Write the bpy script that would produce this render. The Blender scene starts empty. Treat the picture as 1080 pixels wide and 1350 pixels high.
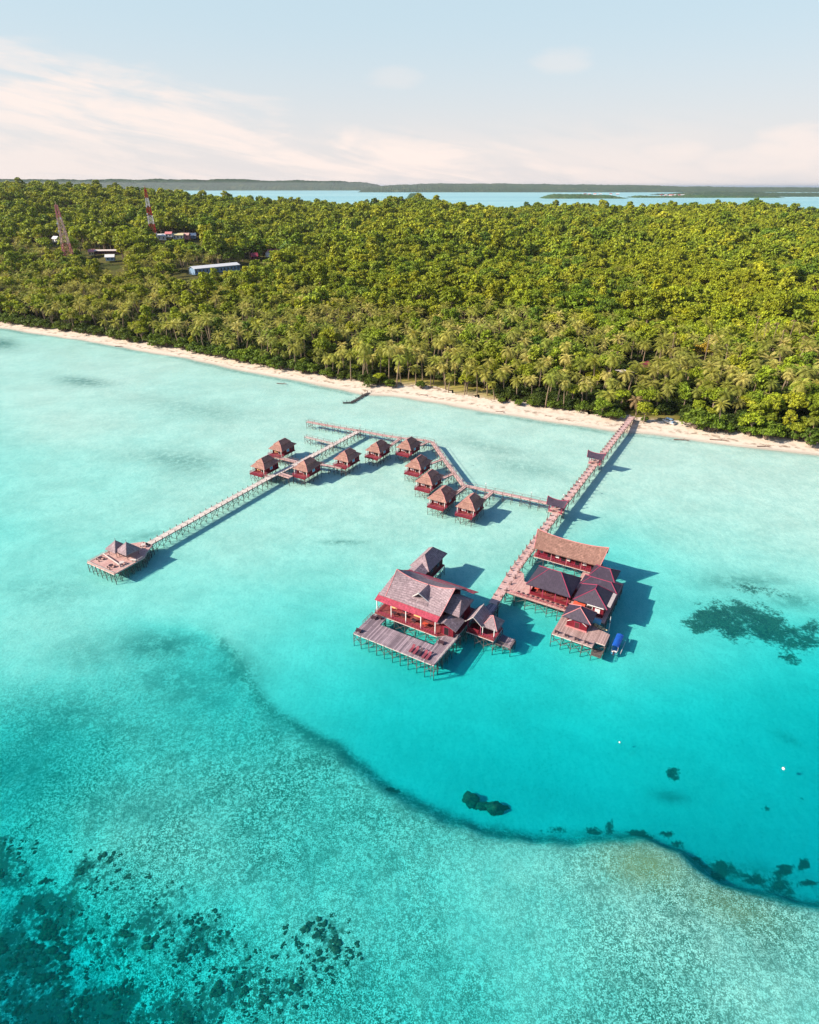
import bpy, math, random
import numpy as np
from math import radians as R, sin, cos, pi

# ------------------------------------------------------------------ camera, sky, sun
G = 1.4                       # metres per design unit: every length below is multiplied by it
F, HOR, CY, H = 800.0, 243.5, 675.0, 70.0
PITCH = math.atan((CY - HOR) / F)
sc = bpy.context.scene
col = sc.collection
cam_d = bpy.data.cameras.new('camera'); cam = bpy.data.objects.new('camera', cam_d); col.objects.link(cam)
cam.location = (0, 0, H * G); cam.rotation_euler = (pi / 2 - PITCH, 0, 0)
cam_d.sensor_fit = 'HORIZONTAL'; cam_d.sensor_width = 36; cam_d.lens = 36 * F / 1080
cam_d.clip_start = 1; cam_d.clip_end = 200000
sc.camera = cam
SUN_AZ, SUN_EL = R(194), R(32)          # azimuth of the sun from +X, its elevation
S = (cos(SUN_EL) * cos(SUN_AZ), cos(SUN_EL) * sin(SUN_AZ), sin(SUN_EL))
world = bpy.data.worlds.new('World'); sc.world = world; world.use_nodes = True

def build_world():
    nt = world.node_tree; N = nt.nodes; N.clear(); L = nt.links.new
    out = N.new('ShaderNodeOutputWorld'); bg = N.new('ShaderNodeBackground')
    sky = N.new('ShaderNodeTexSky'); sky.sky_type = 'NISHITA'; sky.sun_disc = False
    sky.sun_elevation = SUN_EL; sky.sun_rotation = math.atan2(S[0], S[1]) % (2 * pi)
    sky.air_density = 1.0; sky.dust_density = 1.6; sky.ozone_density = 1.0
    tc = N.new('ShaderNodeTexCoord'); sep = N.new('ShaderNodeSeparateXYZ'); L(tc.outputs['Generated'], sep.inputs[0])
    def m(op, a, b=None, clamp=False):
        n = N.new('ShaderNodeMath'); n.operation = op; n.use_clamp = clamp
        for i, v in enumerate((a, b)):
            if v is None: continue
            if isinstance(v, (int, float)): n.inputs[i].default_value = v
            else: L(v, n.inputs[i])
        return n.outputs[0]
    az = m('ARCTAN2', sep.outputs[0], sep.outputs[1])       # 0 straight ahead, + to the right
    el = m('ARCSINE', sep.outputs[2])
    comb = N.new('ShaderNodeCombineXYZ'); L(az, comb.inputs[0]); L(m('MULTIPLY', el, 3.6), comb.inputs[1])
    def noise(scale, detail, rough, off, dist=0.0):
        mp = N.new('ShaderNodeMapping'); mp.inputs['Location'].default_value = off
        mp.inputs['Rotation'].default_value = (0, 0, 0.22)
        L(comb.outputs[0], mp.inputs[0]); n = N.new('ShaderNodeTexNoise')
        n.inputs['Scale'].default_value = scale; n.inputs['Detail'].default_value = detail
        n.inputs['Roughness'].default_value = rough; n.inputs['Distortion'].default_value = dist
        L(mp.outputs[0], n.inputs['Vector']); return n.outputs[0]
    def mr(v, a, b, c=0.0, d=1.0):
        n = N.new('ShaderNodeMapRange'); n.interpolation_type = 'SMOOTHSTEP'
        n.inputs[1].default_value = a; n.inputs[2].default_value = b; n.inputs[3].default_value = c; n.inputs[4].default_value = d
        L(v, n.inputs[0]); return n.outputs[0]
    n1 = noise(5.5, 8, .62, (3, 1, 0), .4); n2 = noise(2.2, 4, .5, (8, 4, 0)); n3 = noise(14, 6, .6, (1, 7, 0), .3)
    # long cirrus bank: its upper edge falls from upper left to lower right
    edge = m('ADD', m('MULTIPLY', az, -0.165), 0.066)
    edge = m('ADD', edge, m('MULTIPLY', m('SUBTRACT', n1, .5), .11))
    dlt = m('SUBTRACT', edge, el)
    cs = N.new('ShaderNodeCombineXYZ'); L(m('MULTIPLY', az, 3.4), cs.inputs[0]); L(m('MULTIPLY', m('ADD', el, m('MULTIPLY', az, .165)), 26), cs.inputs[1])
    sn = N.new('ShaderNodeTexNoise'); sn.inputs['Scale'].default_value = 1.5; sn.inputs['Detail'].default_value = 7; sn.inputs['Roughness'].default_value = .6; sn.inputs['Distortion'].default_value = .8; L(cs.outputs[0], sn.inputs['Vector'])
    streak = sn.outputs[0]
    bank = m('MULTIPLY', mr(dlt, -.012, .045), mr(dlt, .04, .13, 1.0, .55))
    bank = m('MULTIPLY', bank, mr(m('ADD', streak, m('MULTIPLY', m('SUBTRACT', n1, .5), .5)), .34, .62, .08, 1.0))
    low = m('MULTIPLY', mr(el, .0, .10, .6, .0), mr(streak, .35, .6)); bank = m('MAXIMUM', bank, low)
    bank = m('MULTIPLY', bank, mr(az, .30, .52, 1.0, .15))
    def puff(a0, e0, ra, re, amp):
        x = m('DIVIDE', m('SUBTRACT', az, a0), ra); y = m('DIVIDE', m('SUBTRACT', el, e0), re)
        r = m('ADD', m('MULTIPLY', x, x), m('MULTIPLY', y, y))
        r = m('ADD', r, m('MULTIPLY', m('SUBTRACT', n3, .5), 2.6))
        return m('MULTIPLY', mr(r, -.1, 1.5, 1.0, 0.0), amp * .9)
    tot = bank
    for p in [(.199, .142, .040, .015, .32), (-.335, .222, .030, .013, .28), (-.02, .128, .04, .012, .26), (.50, .038, .06, .028, .75), (.56, .048, .05, .03, .75), (.46, .025, .09, .018, .6),
              (.36, .038, .05, .018, .65), (.33, .025, .05, .012, .5), (.22, .03, .1, .014, .4), (.60, .02, .12, .02, .5)]:
        tot = m('MAXIMUM', tot, puff(*p))
    veil = m('MULTIPLY', mr(el, .0, .22, .90, .80), mr(el, .21, .34, 1.0, .0))
    mx0 = N.new('ShaderNodeMix'); mx0.data_type = 'RGBA'; vm = N.new('ShaderNodeMix'); vm.data_type = 'RGBA'; vm.inputs[6].default_value = VEIL; vm.inputs[7].default_value = VEIL_TOP; L(mr(el, .01, .21), vm.inputs[0]); L(vm.outputs[2], mx0.inputs[7])
    L(veil, mx0.inputs[0])
    zen = N.new('ShaderNodeMix'); zen.data_type = 'RGBA'; zen.blend_type = 'MULTIPLY'; zen.inputs[7].default_value = (.62, .92, 1.25, 1)
    L(mr(el, .25, .6), zen.inputs[0]); L(sky.outputs[0], zen.inputs[6]); L(zen.outputs[2], mx0.inputs[6])
    mx = N.new('ShaderNodeMix'); mx.data_type = 'RGBA'; mx.inputs[7].default_value = CLOUD
    L(m('MULTIPLY', tot, .82), mx.inputs[0]); L(mx0.outputs[2], mx.inputs[6])
    L(mx.outputs[2], bg.inputs[0]); bg.inputs[1].default_value = SKY_STR
    L(bg.outputs[0], out.inputs[0])
SKY_STR = 0.084
HAZE = 2.3e-5
VEIL = (6.0, 5.7, 5.75, 1); VEIL_TOP = (4.55, 5.75, 6.35, 1); CLOUD = (7.6, 6.45, 5.9, 1)
build_world()
sun_d = bpy.data.lights.new('sun', 'SUN'); sun_d.energy = 5.0; sun_d.angle = R(.5); sun_d.color = (1, .90, .76)
sun = bpy.data.objects.new('sun', sun_d); col.objects.link(sun)
from mathutils import Vector
sun.rotation_euler = Vector(S).to_track_quat('Z', 'Y').to_euler()
vs = sc.view_settings; vs.view_transform = 'Standard'; vs.look = 'None'; vs.exposure = 0.76; vs.gamma = 1; vs.use_curve_mapping = False
cy = sc.cycles
cy.use_denoising = True; cy.max_bounces = 8; cy.diffuse_bounces = 2; cy.glossy_bounces = 2; cy.transmission_bounces = 2
cy.transparent_max_bounces = 10; cy.volume_bounces = 0; cy.sample_clamp_indirect = 4; cy.caustics_reflective = False; cy.caustics_refractive = False
rnd = random.Random(7)

# ------------------------------------------------------------------ frames
TH = R(-30.5); CT, ST = cos(TH), sin(TH)
def at(px, py, z=0.0):
    """photo pixel -> world (design units) on the level z"""
    d = F * sin(PITCH) + (py - CY) * cos(PITCH); w = F * cos(PITCH) - (py - CY) * sin(PITCH)
    t = (H - z) / d
    return ((px - 540) * t, w * t)
def to_ab(X, Y): return (X * CT + Y * ST, -X * ST + Y * CT)
def to_xy(a, b): return (a * CT - b * ST, a * ST + b * CT)
def ab(px, py, z=0.0): return to_ab(*at(px, py, z))

# ------------------------------------------------------------------ object helpers
def tag(o, label=None, cat=None, group=None, kind=None):
    if label: o['label'] = label
    if cat: o['category'] = cat
    if group: o['group'] = group
    if kind: o['kind'] = kind
    return o
def thing(name, label, cat, a, b, z=0.0, rot=TH, group=None, world_xy=False):
    o = bpy.data.objects.new(name, None); col.objects.link(o); o.empty_display_size = 1
    x, y = (a, b) if world_xy else to_xy(a, b)
    o.location = (x * G, y * G, z * G); o.rotation_euler = (0, 0, rot)
    return tag(o, label, cat, group)
class MB:
    def __init__(s): s.v = []; s.f = []; s.m = []
    def face(s, pts, mi=0):
        n = len(s.v); s.v += [tuple(p) for p in pts]; s.f.append(tuple(range(n, n + len(pts)))); s.m.append(mi); return s
    def box(s, x0, y0, z0, x1, y1, z1, mi=0):
        n = len(s.v)
        s.v += [(x0, y0, z0), (x1, y0, z0), (x1, y1, z0), (x0, y1, z0), (x0, y0, z1), (x1, y0, z1), (x1, y1, z1), (x0, y1, z1)]
        for q in ((0, 3, 2, 1), (4, 5, 6, 7), (0, 1, 5, 4), (1, 2, 6, 5), (2, 3, 7, 6), (3, 0, 4, 7)):
            s.f.append(tuple(n + i for i in q)); s.m.append(mi)
        return s
    def prism(s, poly, z0, z1, mi=0):
        """poly counter-clockwise"""
        k = len(poly); n = len(s.v)
        s.v += [(p[0], p[1], z0) for p in poly] + [(p[0], p[1], z1) for p in poly]
        s.f.append(tuple(n + i for i in reversed(range(k)))); s.f.append(tuple(n + k + i for i in range(k))); s.m += [mi, mi]
        for i in range(k):
            j = (i + 1) % k; s.f.append((n + i, n + j, n + k + j, n + k + i)); s.m.append(mi)
        return s
    def bar(s, p, q, r0, r1=None, k=6, mi=0):
        r1 = r0 if r1 is None else r1
        p, q = Vector(p), Vector(q); d = (q - p).normalized()
        u = d.orthogonal().normalized(); w = d.cross(u); n = len(s.v)
        for c, r in ((p, r0), (q, r1)):
            for i in range(k):
                t = 2 * pi * i / k; s.v.append(tuple(c + u * (r * cos(t)) + w * (r * sin(t))))
        for i in range(k):
            j = (i + 1) % k; s.f.append((n + i, n + j, n + k + j, n + k + i)); s.m.append(mi)
        s.f.append(tuple(n + i for i in reversed(range(k)))); s.f.append(tuple(n + k + i for i in range(k))); s.m += [mi, mi]
        return s
    def slab(s, pts, t, mi=0):
        """a thin sheet with thickness t below the given face"""
        k = len(pts); n = len(s.v)
        s.v += [tuple(p) for p in pts] + [(p[0], p[1], p[2] - t) for p in pts]
        s.f.append(tuple(n + i for i in range(k))); s.f.append(tuple(n + k + i for i in reversed(range(k)))); s.m += [mi, mi]
        for i in range(k):
            j = (i + 1) % k; s.f.append((n + i, n + k + i, n + k + j, n + j)); s.m.append(mi)
        return s
    def mesh(s, name, mats, smooth=False):
        me = bpy.data.meshes.new(name)
        me.from_pydata([(x * G, y * G, z * G) for x, y, z in s.v], [], s.f)
        for m in (mats if isinstance(mats, (list, tuple)) else [mats]): me.materials.append(m)
        me.polygons.foreach_set('material_index', s.m)
        if smooth: me.polygons.foreach_set('use_smooth', [True] * len(me.polygons))
        me.update(); return me
    def build(s, name, mats, parent=None, smooth=False, loc=None):
        o = bpy.data.objects.new(name, s.mesh(name, mats, smooth)); col.objects.link(o)
        if parent: o.parent = parent
        if loc: o.location = tuple(c * G for c in loc)
        return o
def child(name, me, parent, loc=(0, 0, 0), rz=0.0, scale=1.0):
    o = bpy.data.objects.new(name, me); col.objects.link(o); o.parent = parent
    o.location = tuple(c * G for c in loc); o.rotation_euler = (0, 0, rz)
    if scale != 1.0: o.scale = scale if isinstance(scale, tuple) else (scale,) * 3
    return o
def copy_tree(o, parent=None):
    c = o.copy(); col.objects.link(c); c.parent = parent
    for ch in list(o.children): copy_tree(ch, c)
    return c

# ------------------------------------------------------------------ materials
class NT:
    def __init__(s, name):
        s.mat = bpy.data.materials.new(name); s.mat.use_nodes = True; s.n = s.mat.node_tree.nodes; s.l = s.mat.node_tree.links.new
        s.bsdf = s.n['Principled BSDF']; s.out = s.n['Material Output']
    def node(s, t, **kw):
        n = s.n.new(t)
        for k, v in kw.items(): setattr(n, k, v)
        return n
    def put(s, sock, v):
        if isinstance(v, bpy.types.NodeSocket): s.l(v, sock)
        elif isinstance(v, (tuple, list)) and len(v) == 3 and sock.type == 'RGBA': sock.default_value = (*v, 1)
        else: sock.default_value = v
    def math(s, op, a, b=0.0, clamp=False):
        n = s.node('ShaderNodeMath', operation=op, use_clamp=clamp); s.put(n.inputs[0], a)
        if op not in ('SINE', 'FLOOR', 'ABSOLUTE'): s.put(n.inputs[1], b)
        return n.outputs[0]
    def mix(s, f, a, b, blend='MIX'):
        n = s.node('ShaderNodeMix', data_type='RGBA', blend_type=blend); s.put(n.inputs[0], f); s.put(n.inputs[6], a); s.put(n.inputs[7], b); return n.outputs[2]
    def coord(s, kind='Object', scale=(1, 1, 1)):
        t = s.node('ShaderNodeTexCoord'); m = s.node('ShaderNodeMapping'); s.l(t.outputs[kind], m.inputs[0]); m.inputs['Scale'].default_value = scale
        return m.outputs[0]
    def noise(s, vec, scale, detail=3, rough=.5, dist=0.0):
        n = s.node('ShaderNodeTexNoise'); s.put(n.inputs['Vector'], vec); n.inputs['Scale'].default_value = scale
        n.inputs['Detail'].default_value = detail; n.inputs['Roughness'].default_value = rough; n.inputs['Distortion'].default_value = dist
        return n.outputs[0]
    def ramp(s, v, a, b, c=0.0, d=1.0):
        n = s.node('ShaderNodeMapRange', interpolation_type='SMOOTHSTEP')
        s.put(n.inputs[0], v); s.put(n.inputs[1], a); s.put(n.inputs[2], b); s.put(n.inputs[3], c); s.put(n.inputs[4], d); return n.outputs[0]
    def attr(s, name): return s.node('ShaderNodeAttribute', attribute_name=name).outputs['Fac']
    def bump(s, h, strength=.4, dist=.1):
        n = s.node('ShaderNodeBump'); n.inputs['Strength'].default_value = strength; n.inputs['Distance'].default_value = dist
        s.put(n.inputs['Height'], h); s.l(n.outputs[0], s.bsdf.inputs['Normal']); return n
    def fin(s, color, rough=.8, spec=.3):
        s.put(s.bsdf.inputs['Base Color'], color); s.put(s.bsdf.inputs['Roughness'], rough); s.bsdf.inputs['Specular IOR Level'].default_value = spec
        return s.mat

def plank_mat(name, c1, c2, axis, width=.24, worn=(.55, .45, .42)):
    t = NT(name); v = t.coord(); sep = t.node('ShaderNodeSeparateXYZ'); t.l(v, sep.inputs[0])
    idx = t.math('FLOOR', t.math('DIVIDE', sep.outputs[axis], width))
    wn = t.node('ShaderNodeTexWhiteNoise', noise_dimensions='1D'); t.l(idx, wn.inputs['W'])
    c = t.mix(wn.outputs[0], c1, c2)
    c = t.mix(t.ramp(t.noise(v, .45, 4, .6), .48, .72, 0, .55), c, worn)
    c = t.mix(t.ramp(t.noise(v, 1.7, 3, .6), .52, .75, 0, .5), c, tuple(x * .35 for x in c1))
    fr = t.math('FRACT', t.math('DIVIDE', sep.outputs[axis], width))
    gap = t.math('LESS_THAN', fr, .13)
    c = t.mix(t.math('MULTIPLY', gap, .75), c, tuple(x * .25 for x in c1))
    return t.fin(c, .85, .2)
def roof_mat(name, c1, c2, stain, rough=.85, seam=0.0, spec=.25, course=.28):
    t = NT(name); v0 = t.coord(); geo = t.node('ShaderNodeSeparateXYZ'); t.l(v0, geo.inputs[0]); oi = t.node('ShaderNodeObjectInfo')
    va = t.node('ShaderNodeVectorMath', operation='ADD'); cx = t.node('ShaderNodeCombineXYZ'); t.l(t.math('MULTIPLY', oi.outputs['Random'], 90.0), cx.inputs[0]); t.l(v0, va.inputs[0]); t.l(cx.outputs[0], va.inputs[1]); v = va.outputs[0]
    n1 = t.noise(v, .5, 5, .65); n2 = t.noise(v, 3.0, 3, .6)
    c = t.mix(t.ramp(n1, .3, .7), c1, c2); c = t.mix(t.math('MULTIPLY', oi.outputs['Random'], .35), c, tuple(x * .5 for x in c1)); c = t.mix(t.ramp(n2, .45, .75, 0, .6), c, stain)
    streak = t.noise(t.coord('Object', (1.6, 1.6, .25)), 1.4, 3, .6)
    c = t.mix(t.ramp(streak, .46, .66, 0, .65), c, tuple(x * .5 for x in c1)); c = t.mix(t.ramp(t.noise(v, .9, 4, .7), .52, .66, 0, .5), c, tuple(min(1, x * 1.35) for x in c2))
    if seam:
        fr = t.math('FRACT', t.math('DIVIDE', t.math('ADD', geo.outputs[0], geo.outputs[1]), seam))
        t.bump(t.ramp(fr, 0, .12), .5, .05)
    else:
        fr = t.math('FRACT', t.math('DIVIDE', geo.outputs[2], course))
        c = t.mix(t.math('MULTIPLY', t.math('LESS_THAN', fr, .3), .35), c, tuple(x * .4 for x in c1))
        t.bump(t.math('ADD', fr, n2), .6, .12)
    return t.fin(c, rough, spec)
def paint_mat(name, c, var=.25, rough=.6, spec=.3, vert=0.0):
    t = NT(name); v = t.coord(); n1 = t.noise(v, .9, 4, .6)
    cc = t.mix(t.ramp(n1, .35, .75, 0, var), c, tuple(x * .45 for x in c))
    if vert:
        sep = t.node('ShaderNodeSeparateXYZ'); t.l(v, sep.inputs[0])
        fr = t.math('FRACT', t.math('DIVIDE', t.math('ADD', sep.outputs[0], sep.outputs[1]), vert))
        cc = t.mix(t.math('MULTIPLY', t.math('LESS_THAN', fr, .16), .55), cc, tuple(x * .3 for x in c))
    return t.fin(cc, rough, spec)
M = dict(
    jetty=plank_mat('jetty_planks', (.50, .30, .27), (.66, .44, .40), 1, .3, (.70, .52, .47)),
    pale=plank_mat('pale_planks', (.52, .44, .39), (.70, .60, .53), 1, .3, (.72, .63, .56)),
    deck=plank_mat('grey_planks', (.17, .125, .145), (.40, .30, .33), 0, .42, (.42, .32, .34)),
    deck2=plank_mat('brown_planks', (.30, .19, .17), (.50, .33, .30), 0, .3, (.52, .38, .34)),
    pinkdeck=plank_mat('pink_planks', (.50, .28, .25), (.62, .38, .33), 0, .34, (.66, .46, .40)),
    reddeck=plank_mat('red_planks', (.20, .035, .042), (.31, .065, .06), 0, .3, (.36, .14, .12)),
    pile=paint_mat('pile_wood', (.13, .10, .09), .5, .9),
    post=paint_mat('post_wood', (.22, .13, .12), .4, .9),
    palepost=paint_mat('pale_post', (.62, .52, .47), .3, .9),
    cott=roof_mat('salmon_shingles', (.33, .165, .13), (.42, .225, .175), (.24, .125, .11)),
    thatch=roof_mat('grey_shingles', (.29, .205, .22), (.38, .28, .295), (.18, .13, .15)),
    attap=roof_mat('brown_thatch', (.26, .135, .105), (.34, .185, .145), (.17, .09, .08)),
    black=roof_mat('black_metal_roof', (.042, .026, .048), (.058, .038, .062), (.03, .022, .038), .55, .55, .4),
    redroof=roof_mat('red_metal_roof', (.38, .045, .075), (.44, .065, .10), (.30, .045, .07), .6, .5, .3),
    redtrim=paint_mat('red_trim', (.34, .035, .085), .2, .6),
    pinktrim=paint_mat('pink_trim', (.62, .22, .22), .2, .6),
    wall=paint_mat('red_wall', (.19, .014, .026), .7, .7, .2, .35),
    darkwall=paint_mat('dark_wood_wall', (.10, .03, .035), .3, .8, .2, .35),
    white=paint_mat('white_paint', (.78, .74, .70), .15, .6),
    cream=paint_mat('cream_curtain', (.85, .55, .22), .15, .8),
    glass=paint_mat('window_glass', (.02, .025, .035), .1, .1, .6),
    door=paint_mat('dark_door', (.02, .012, .015), .1, .6),
    orange=paint_mat('orange_awning', (.60, .08, .04), .15, .7),
    yellow=paint_mat('yellow_paint', (.80, .50, .05), .2, .7),
    blue=paint_mat('blue_tarpaulin', (.01, .09, .42), .5, .5, .4),
    sky=paint_mat('light_blue_paint', (.10, .42, .65), .15, .5, .4),
    canoe=paint_mat('canoe_paint', (.62, .55, .30), .25, .6),
    metalroof=paint_mat('white_metal_roof', (.72, .70, .68), .1, .5, .4),
    steel=paint_mat('galvanised_steel', (.70, .46, .38), .3, .6, .4),
    towred=paint_mat('tower_red', (.50, .03, .03), .1, .6), towwhite=paint_mat('tower_white', (.78, .70, .66), .1, .6),
    trunk=paint_mat('bark', (.24, .17, .13), .4, .95), palmtrunk=paint_mat('palm_bark', (.24, .17, .11), .4, .95),
    rock=paint_mat('dark_rock', (.06, .05, .05), .4, .9), drift=paint_mat('driftwood', (.20, .12, .09), .4, .9),
    bluewall=paint_mat('blue_wall', (.20, .30, .42), .1, .7),
    chair=paint_mat('dark_chair', (.06, .03, .04), .2, .6),
    lounger=paint_mat('red_cushion', (.24, .05, .07), .2, .8),
)
def foliage_mat(name, cols, palm=False, tone=None):
    t = NT(name); oi = t.node('ShaderNodeObjectInfo'); rr = t.node('ShaderNodeValToRGB')
    cr = rr.color_ramp; cr.elements[0].color = (*cols[0], 1); cr.elements[1].color = (*cols[-1], 1)
    for i, c in enumerate(cols[1:-1]): e = cr.elements.new((i + 1) / (len(cols) - 1)); e.color = (*c, 1)
    t.l(oi.outputs['Random'], rr.inputs[0]); c = rr.outputs[0]
    g = t.node('ShaderNodeNewGeometry')
    # big drifts of tree colour over the island, then leaf clumps
    drift = t.noise(t.node('ShaderNodeTexCoord').outputs['Object'], .55, 3, .6)
    pos = t.node('ShaderNodeMapping'); t.l(g.outputs['Position'], pos.inputs[0]); pos.inputs['Scale'].default_value = (.004, .004, .004)
    big = t.noise(pos.outputs[0], 1.3, 3, .55)
    c = t.mix(t.ramp(big, .40, .66, 0, .55), c, tone or (.10, .115, .010))
    c = t.mix(t.ramp(drift, .42, .62, 0, .7), c, tuple(x * .30 for x in cols[0]))
    pos2 = t.node('ShaderNodeMapping'); t.l(g.outputs['Position'], pos2.inputs[0]); pos2.inputs['Scale'].default_value = (.022, .022, .022)
    c = t.mix(t.ramp(t.noise(pos2.outputs[0], 1.0, 3, .6), .42, .62, 0, .5), c, tuple(x * .42 for x in (tone or cols[0])))
    t.put(t.bsdf.inputs['Base Color'], c); t.bsdf.inputs['Roughness'].default_value = .6; t.bsdf.inputs['Specular IOR Level'].default_value = .25
    tr = t.node('ShaderNodeBsdfTranslucent'); t.l(t.mix(1.0, c, (1.3, 1.15, .4), 'MULTIPLY'), tr.inputs[0])
    ms = t.node('ShaderNodeMixShader'); ms.inputs[0].default_value = .2
    t.l(t.bsdf.outputs[0], ms.inputs[1]); t.l(tr.outputs[0], ms.inputs[2]); t.l(ms.outputs[0], t.out.inputs[0])
    return t.mat
M['leaf'] = foliage_mat('broad_leaves', [(.095, .175, .015), (.23, .34, .018), (.42, .50, .024), (.13, .25, .02), (.58, .56, .034), (.19, .29, .022)], tone=(.54, .55, .02))
M['frond'] = foliage_mat('palm_fronds', [(.38, .38, .05), (.20, .28, .028), (.74, .60, .18), (.25, .34, .035), (.56, .50, .10), (.12, .20, .025)], tone=(.50, .45, .06))
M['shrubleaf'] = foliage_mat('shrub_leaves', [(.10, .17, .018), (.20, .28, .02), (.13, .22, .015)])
M['undergrowth'] = foliage_mat('undergrowth_leaves', [(.035, .065, .010), (.09, .13, .012), (.05, .09, .010)])  # shrub greens darkened, shade between the palms put into the leaf colour
M['orangeleaf'] = foliage_mat('orange_leaves', [(.50, .34, .03), (.54, .38, .03)], tone=(.55, .36, .03))
M['dryfrond'] = foliage_mat('dry_fronds', [(.42, .28, .13), (.36, .24, .10)], tone=(.40, .26, .12))

# ------------------------------------------------------------------ coast, heights, water depth
COAST = [(-1500, 900), (-900, 640), (-500, 470), (-330, 392)] + [at(*p) for p in [(0, 433), (50, 440), (100, 447), (150, 456), (200, 464), (250, 474), (300, 486), (350, 495), (400, 504), (440, 512), (480, 520), (520, 522),
    (560, 528), (600, 535), (640, 542), (680, 548), (720, 554), (760, 560), (800, 567), (830, 571), (860, 574), (900, 580), (960, 588), (1020, 595), (1080, 602)]] + [(150, 156), (230, 120), (420, 60), (900, -40)]
COAST = np.array(COAST)
def seg_dist(X, Y, P):
    """signed distance to a polyline, positive on its left side"""
    best = np.full(X.shape, 1e18); sg = np.ones(X.shape)
    for (x0, y0), (x1, y1) in zip(P[:-1], P[1:]):
        dx, dy = x1 - x0, y1 - y0; t = np.clip(((X - x0) * dx + (Y - y0) * dy) / (dx * dx + dy * dy), 0, 1)
        qx, qy = X - x0 - t * dx, Y - y0 - t * dy; d = qx * qx + qy * qy
        m = d < best; best = np.where(m, d, best); sg = np.where(m, np.sign(dx * qy - dy * qx), sg)
    return np.sqrt(best) * sg
def vnoise(X, Y, s, seed=0):
    X = X / s + seed * 17.3; Y = Y / s + seed * 9.1
    xi, yi = np.floor(X), np.floor(Y); fx, fy = X - xi, Y - yi; fx = fx * fx * (3 - 2 * fx); fy = fy * fy * (3 - 2 * fy)
    def h(i, j): v = np.sin(i * 127.1 + j * 311.7 + seed * 7.7) * 43758.5453; return v - np.floor(v)
    return (h(xi, yi) * (1 - fx) + h(xi + 1, yi) * fx) * (1 - fy) + (h(xi, yi + 1) * (1 - fx) + h(xi + 1, yi + 1) * fx) * fy
def sstep(x, a, b): t = np.clip((x - a) / (b - a), 0, 1); return t * t * (3 - 2 * t)
def project(X, Y, z=0.0):
    dep = np.maximum(Y * cos(PITCH) + (H - z) * sin(PITCH), 5.0); u = Y * sin(PITCH) - (H - z) * cos(PITCH)
    return 540 + F * X / dep, CY - F * u / dep
# crest of the wooded island: ground height under the tree line, by azimuth tan(x/y)
CR_PX = [-400, 0, 60, 120, 190, 260, 330, 400, 450, 500, 560, 620, 680, 760, 850, 900, 1000, 1080, 1500]
CR_PY = [233, 238, 240, 245, 250, 256, 263, 268, 270, 263, 261, 268, 277, 273, 271, 269, 272, 278, 280]
DC = 1150.0
def terrain(X, Y, d=None):
    if d is None: d = seg_dist(X, Y, COAST)
    px = 540 + (X / np.maximum(Y, 60)) * 905
    py = np.interp(px, CR_PX, CR_PY) + (vnoise(X, Y * .3, 45, 77) - .5) * 3
    dn = F * sin(PITCH) + (py - CY) * cos(PITCH); w = F * cos(PITCH) - (py - CY) * sin(PITCH)
    crest = H - DC * dn / w - 21.0
    D = np.maximum(Y, 60)
    k = sstep(D, 230, DC) * sstep(d, 30, 260)
    z = np.minimum(.085 * np.maximum(d, 0), 1.1) + np.maximum(crest, 4) * k ** 1.15
    z = z + (vnoise(X, Y, 130, 3) - .5) * 9 * sstep(d, 60, 320) + (vnoise(X, Y, 55, 5) - .5) * 3.5 * sstep(d, 60, 300)
    z = z * (1 - sstep(Y, DC + 60, DC + 500)) - 6 * sstep(Y, DC + 350, DC + 500)
    return z
LAG = [(0, 440, 1.1), (60, 475, 1.2), (0, 456, 1.5), (200, 500, 1.0), (100, 520, 1.0), (0, 540, 1.0), (300, 560, 1.1), (210, 605, 1.9), (400, 540, 1.1), (480, 550, .9), (600, 580, .9), (750, 570, .9), (640, 555, .9),
    (900, 590, .8), (1080, 620, .85), (700, 620, 1.15), (560, 600, 1.0), (900, 650, .8), (1080, 700, .75), (950, 720, .9), (620, 700, 1.2), (450, 680, 1.15), (300, 700, 1.3), (200, 780, 1.7), (100, 650, 1.7), (100, 720, 1.8),
    (0, 700, 2.1), (0, 800, 1.9), (0, 620, 1.3), (350, 780, 1.5), (420, 790, 1.9), (330, 830, 2.2), (500, 750, 1.3), (600, 760, 1.6), (680, 740, 1.3), (820, 790, 2.2), (900, 770, 1.4), (1000, 740, 1.1), (1080, 780, 1.4),
    (860, 840, 3.6), (1000, 885, 4.4), (1080, 880, 4.6), (700, 880, 4.4), (620, 880, 4.6), (450, 850, 3.2), (380, 870, 3.6), (400, 900, 4.6), (500, 930, 5.4), (620, 960, 6), (720, 980, 7), (900, 960, 7), (1000, 990, 8.5),
    (1080, 960, 8), (560, 1030, 7.5), (650, 1050, 8.5), (760, 1070, 9), (900, 1080, 9.5), (1080, 1150, 12), (1000, 1120, 11.5), (820, 820, 3.3), (950, 830, 3.4)]
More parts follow.
